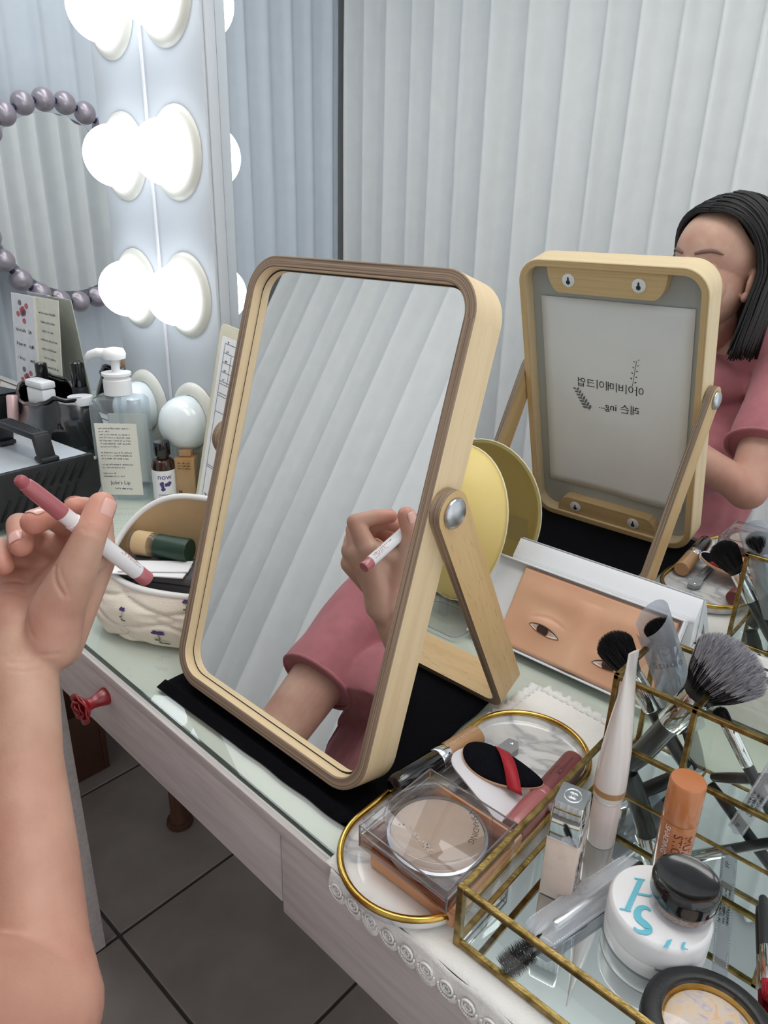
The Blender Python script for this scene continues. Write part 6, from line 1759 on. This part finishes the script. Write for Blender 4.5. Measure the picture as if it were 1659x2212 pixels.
# t-shirt: torso, shoulders and sleeves
tp = []
def T3(c, r, R=None): tp.append((Vector(c), r, R))
T3((0.047, -0.470, 0.075), (0.165, 0.105, 0.150)); T3((0.045, -0.460, -0.075), (0.160, 0.112, 0.160)); T3((0.045, -0.455, -0.20), (0.165, 0.120, 0.14))
T3((-0.010, -0.385, 0.020), (0.078, 0.062, 0.075)); T3((0.115, -0.385, 0.025), (0.078, 0.062, 0.075)); T3((0.050, -0.420, 0.160), (0.120, 0.070, 0.060))
tp.append((SR + Vector((-0.01, 0, 0.002)), 0.060, NB + Vector((0.045, -0.010, -0.012)), 0.052)); tp.append((SLj + Vector((0.01, 0, 0.002)), 0.060, NB + Vector((-0.045, -0.010, -0.020)), 0.052))
tp.append((SR, 0.060, SR.lerp(Hn['el'], 0.69), 0.060)); tp.append((SLj, 0.060, SLj.lerp(EL, 0.60), 0.060))
shirt_me = blob(tp, 0.005, 4)
def hem_cut(me, P, n, rad):
    """Flatten everything beyond a hem plane back on to it."""
    n = n.normalized()
    for v in me.vertices:
        d = (v.co - P).dot(n)
        if d > 0 and (v.co - P).length < rad: v.co = v.co - n * d
hem_cut(shirt_me, SR.lerp(Hn['el'], 0.72), Hn['el'] - SR, 0.12); hem_cut(shirt_me, SLj.lerp(EL, 0.62), EL - SLj, 0.12)
axR = (Hn['el'] - SR).normalized(); axL = (EL - SLj).normalized()
nrms = [v.normal.copy() for v in shirt_me.vertices]
for v, nv in zip(shirt_me.vertices, nrms):       # soft folds
    p = v.co
    w = noise.noise(Vector((p.x * 16, p.y * 16, p.z * 7))) + 0.5 * noise.noise(Vector((p.x * 40, p.y * 40, p.z * 12)))
    v.co = p + nv * (0.0045 * w)
shirt_me.transform(inv); shirt_me.materials.clear()
sh = link('t_shirt', shirt_me, M_SHIRT, pers, True)
def hem_ring(C0, ax, r):
    x = ax.orthogonal().normalized(); y = ax.cross(x)
    tube('sleeve_hem', [inv @ (C0 + x * r * math.cos(2 * math.pi * k / 40) + y * r * math.sin(2 * math.pi * k / 40)) for k in range(40)], 0.0035, M_SHIRT, sh, 8, True)
hem_ring(SR.lerp(Hn['el'], 0.717), axR, 0.0605); hem_ring(SLj.lerp(EL, 0.617), axL, 0.0590)
tube('collar', [inv @ (NB + Vector((0.066 * math.cos(2 * math.pi * k / 40), 0.060 * math.sin(2 * math.pi * k / 40) - 0.012, 0.002 - 0.030 * math.sin(2 * math.pi * k / 40)))) for k in range(40)], 0.006, M_SHIRT, sh, 8, True)
# fingernails
def nail(dip, tip, side, r, w, Ln):
    d = (tip - dip).normalized(); nrm = (side - d * side.dot(d)).normalized(); sx = d.cross(nrm)
    vs = []; fs = []
    for i in range(9):
        f = i / 8.0
        for j in range(9):
            g = -1 + 2 * j / 8.0
            ww = w * (1 - 0.18 * (2 * f - 1) ** 4)
            a = g * ww / r
            rr = r + 0.00035 - 0.0030 * max(0.0, f - 0.55) ** 2 - 0.0016 * max(0.0, 0.3 - f)
            vs.append(inv @ (tip + d * (-Ln * 0.72 + Ln * f * 1.0) + nrm * rr * math.cos(a) + sx * rr * math.sin(a)))
    for i in range(8):
        for j in range(8): fs.append((i * 9 + j, i * 9 + j + 1, i * 9 + j + 10, i * 9 + j + 9))
    o_ = raw('fingernail', vs, fs, M_NAIL, pers, True); so = o_.modifiers.new('thick', 'SOLIDIFY'); so.thickness = 0.0005
VC = (CAMP - Hn['tt']).normalized(); RI = Vector((0.739, 0.673, 0.025)); UP = Vector((-0.2685, 0.2604, 0.9274))
nail(Hn['ti'], Hn['tt'], VC * 0.55 + RI * 0.75 + UP * 0.1, 0.0099, 0.0064, 0.0145)
nail(Hn['m2'], Hn['m3'], VC * 0.62 + UP * 0.75 - RI * 0.15, 0.0086, 0.0054, 0.0115)
nail(Hn['r2'], Hn['r3'], VC * 0.95 - RI * 0.25 + UP * 0.1, 0.0084, 0.0055, 0.0115)
nail(Hn['p2'], Hn['p3'], VC * 0.85 - RI * 0.45, 0.0073, 0.0047, 0.0098)
nail(Hn['i2'], Hn['i3'], UP * 0.6 - VC * 0.8, 0.0076, 0.0050, 0.0105)
# brows, closed lids
for s in (-1, 1):
    P0 = [hp(s * x, y, z) for x, y, z in ((0.012, 0.0805, 0.019), (0.026, 0.0765, 0.0235), (0.040, 0.0690, 0.0255), (0.053, 0.0580, 0.0215))]
    tube('eyebrow', [inv @ q for q in spline(P0, 6)], [0.0030 + 0.0012 * math.sin(math.pi * k / 18) - 0.0024 * (k / 18.0) ** 3 for k in range(19)], M_BROWN, pers, 8)
    P1 = [hp(s * x, y, z) for x, y, z in ((0.018, 0.0710, -0.006), (0.027, 0.0705, -0.0090), (0.037, 0.0675, -0.0095), (0.047, 0.0595, -0.0070))]
    tube('eyelash_line', [inv @ q for q in spline(P1, 5)], 0.0011, M_LASH, pers, 6)
tube('lips', [inv @ hp(x, 0.0915 - 6 * x * x, -0.0648 + 2 * x * x) for x in [(-0.020 + 0.040 * k / 10) for k in range(11)]], [0.001 + 0.0035 * math.sin(math.pi * k / 10) for k in range(11)], M_LIPWAX, pers, 8)
# hair: a close cap and many overlapping locks, parted right of centre, bob length
hv = []; hf = []; random.seed(11)
def lock(path, w, th):
    vs, fs = tube_data(path, [w * (0.30 + 0.70 * math.sin(math.pi * min(1, 0.12 + 0.80 * k / (len(path) - 1)))) for k in range(len(path))], 5, False, flat=th)
    k = len(hv); hv.extend(inv @ Vector(v) for v in vs); hf.extend(tuple(i + k for i in f) for f in fs)
for s in (-1, 1):
    for k in range(330):
        f = random.random() ** 1.2                # 0 front hairline, 1 crown back
        ya = 0.083 - 0.178 * f
        pts = []
        out_ = random.uniform(0.99, 1.13) + (0.03 if s > 0 else 0.0)
        zend = -0.128 + 0.015 * f + random.uniform(-0.022, 0.010)
        back = 0.030 + 0.012 * random.random()      # swept behind the ear
        wob = random.uniform(-0.006, 0.006)
        for i in range(11):
            t = i / 10.0
            if t < 0.55:
                q = t / 0.55; a = q * math.radians(98)
                yy = ya * (1 - 0.36 * q ** 2) - back * q ** 1.6
                ry = math.sqrt(max(0.05, 1 - (yy / 0.104) ** 2))
                rx = 0.081 * ry * out_; rz = 0.083 * ry * out_
                pts.append(hp(0.012 * (1 - q) + s * rx * math.sin(a), -0.010 + yy, 0.032 + rz * math.cos(a) + 0.004))
            else:
                q = (t - 0.55) / 0.45
                yy = ya * 0.55 - back + 0.010 * q + wob * q
                lx = s * (0.082 * out_ * (1 - 0.06 * q * q)) * math.sqrt(max(0.12, 1 - (yy / 0.110) ** 2))
                pts.append(hp(lx, -0.010 + yy, 0.018 + (zend - 0.018) * q))
        lock(spline(pts, 2), random.uniform(0.0030, 0.0058), 0.5)
for k in range(170):                               # back of the head
    a = math.radians(random.uniform(195, 345)); pts = []; o_ = random.uniform(0.98, 1.07); ze = random.uniform(0.150, 0.180)
    for i in range(8):
        t = i / 7.0
        if t < 0.5:
            e_ = math.radians(90 - 90 * t / 0.5); pts.append(hp(0.083 * o_ * math.cos(e_) * math.cos(a), -0.012 + 0.104 * o_ * math.cos(e_) * math.sin(a), 0.034 + 0.085 * o_ * math.sin(e_)))
        else:
            q = (t - 0.5) / 0.5; pts.append(hp(0.083 * o_ * math.cos(a) * (1 + 0.03 * q), -0.012 + 0.104 * o_ * math.sin(a), 0.034 - ze * q))
    lock(pts, random.uniform(0.004, 0.008), 0.5)
hair = raw('hair', hv, hf, M_HAIR, pers, True)
cap_me = blob([(hp(0, -0.024, 0.046), (0.078, 0.093, 0.074), HR), (hp(0, -0.050, -0.01), (0.076, 0.062, 0.09), HR)], 0.005, 3)
cap_me.transform(inv); cap_me.materials.clear(); cp = link('hair_cap', cap_me, M_HAIR, hair, True)
M_REDCLIP = mat('red_hair_clip', (150, 24, 60), 0.3); M_BLUECLIP = mat('blue_hair_clip', (40, 84, 140), 0.3)
for s, m_, zz in ((1, M_REDCLIP, 0.050), (-1, M_BLUECLIP, 0.005)):
    c0 = hp(s * 0.094, 0.014, zz); c1 = hp(s * 0.090, 0.002, zz + 0.032)
    tube('hair_clip', [inv @ c0, inv @ c0.lerp(c1, 0.5), inv @ c1], [0.0045, 0.0055, 0.003], m_, hair, 8, flat=0.6)
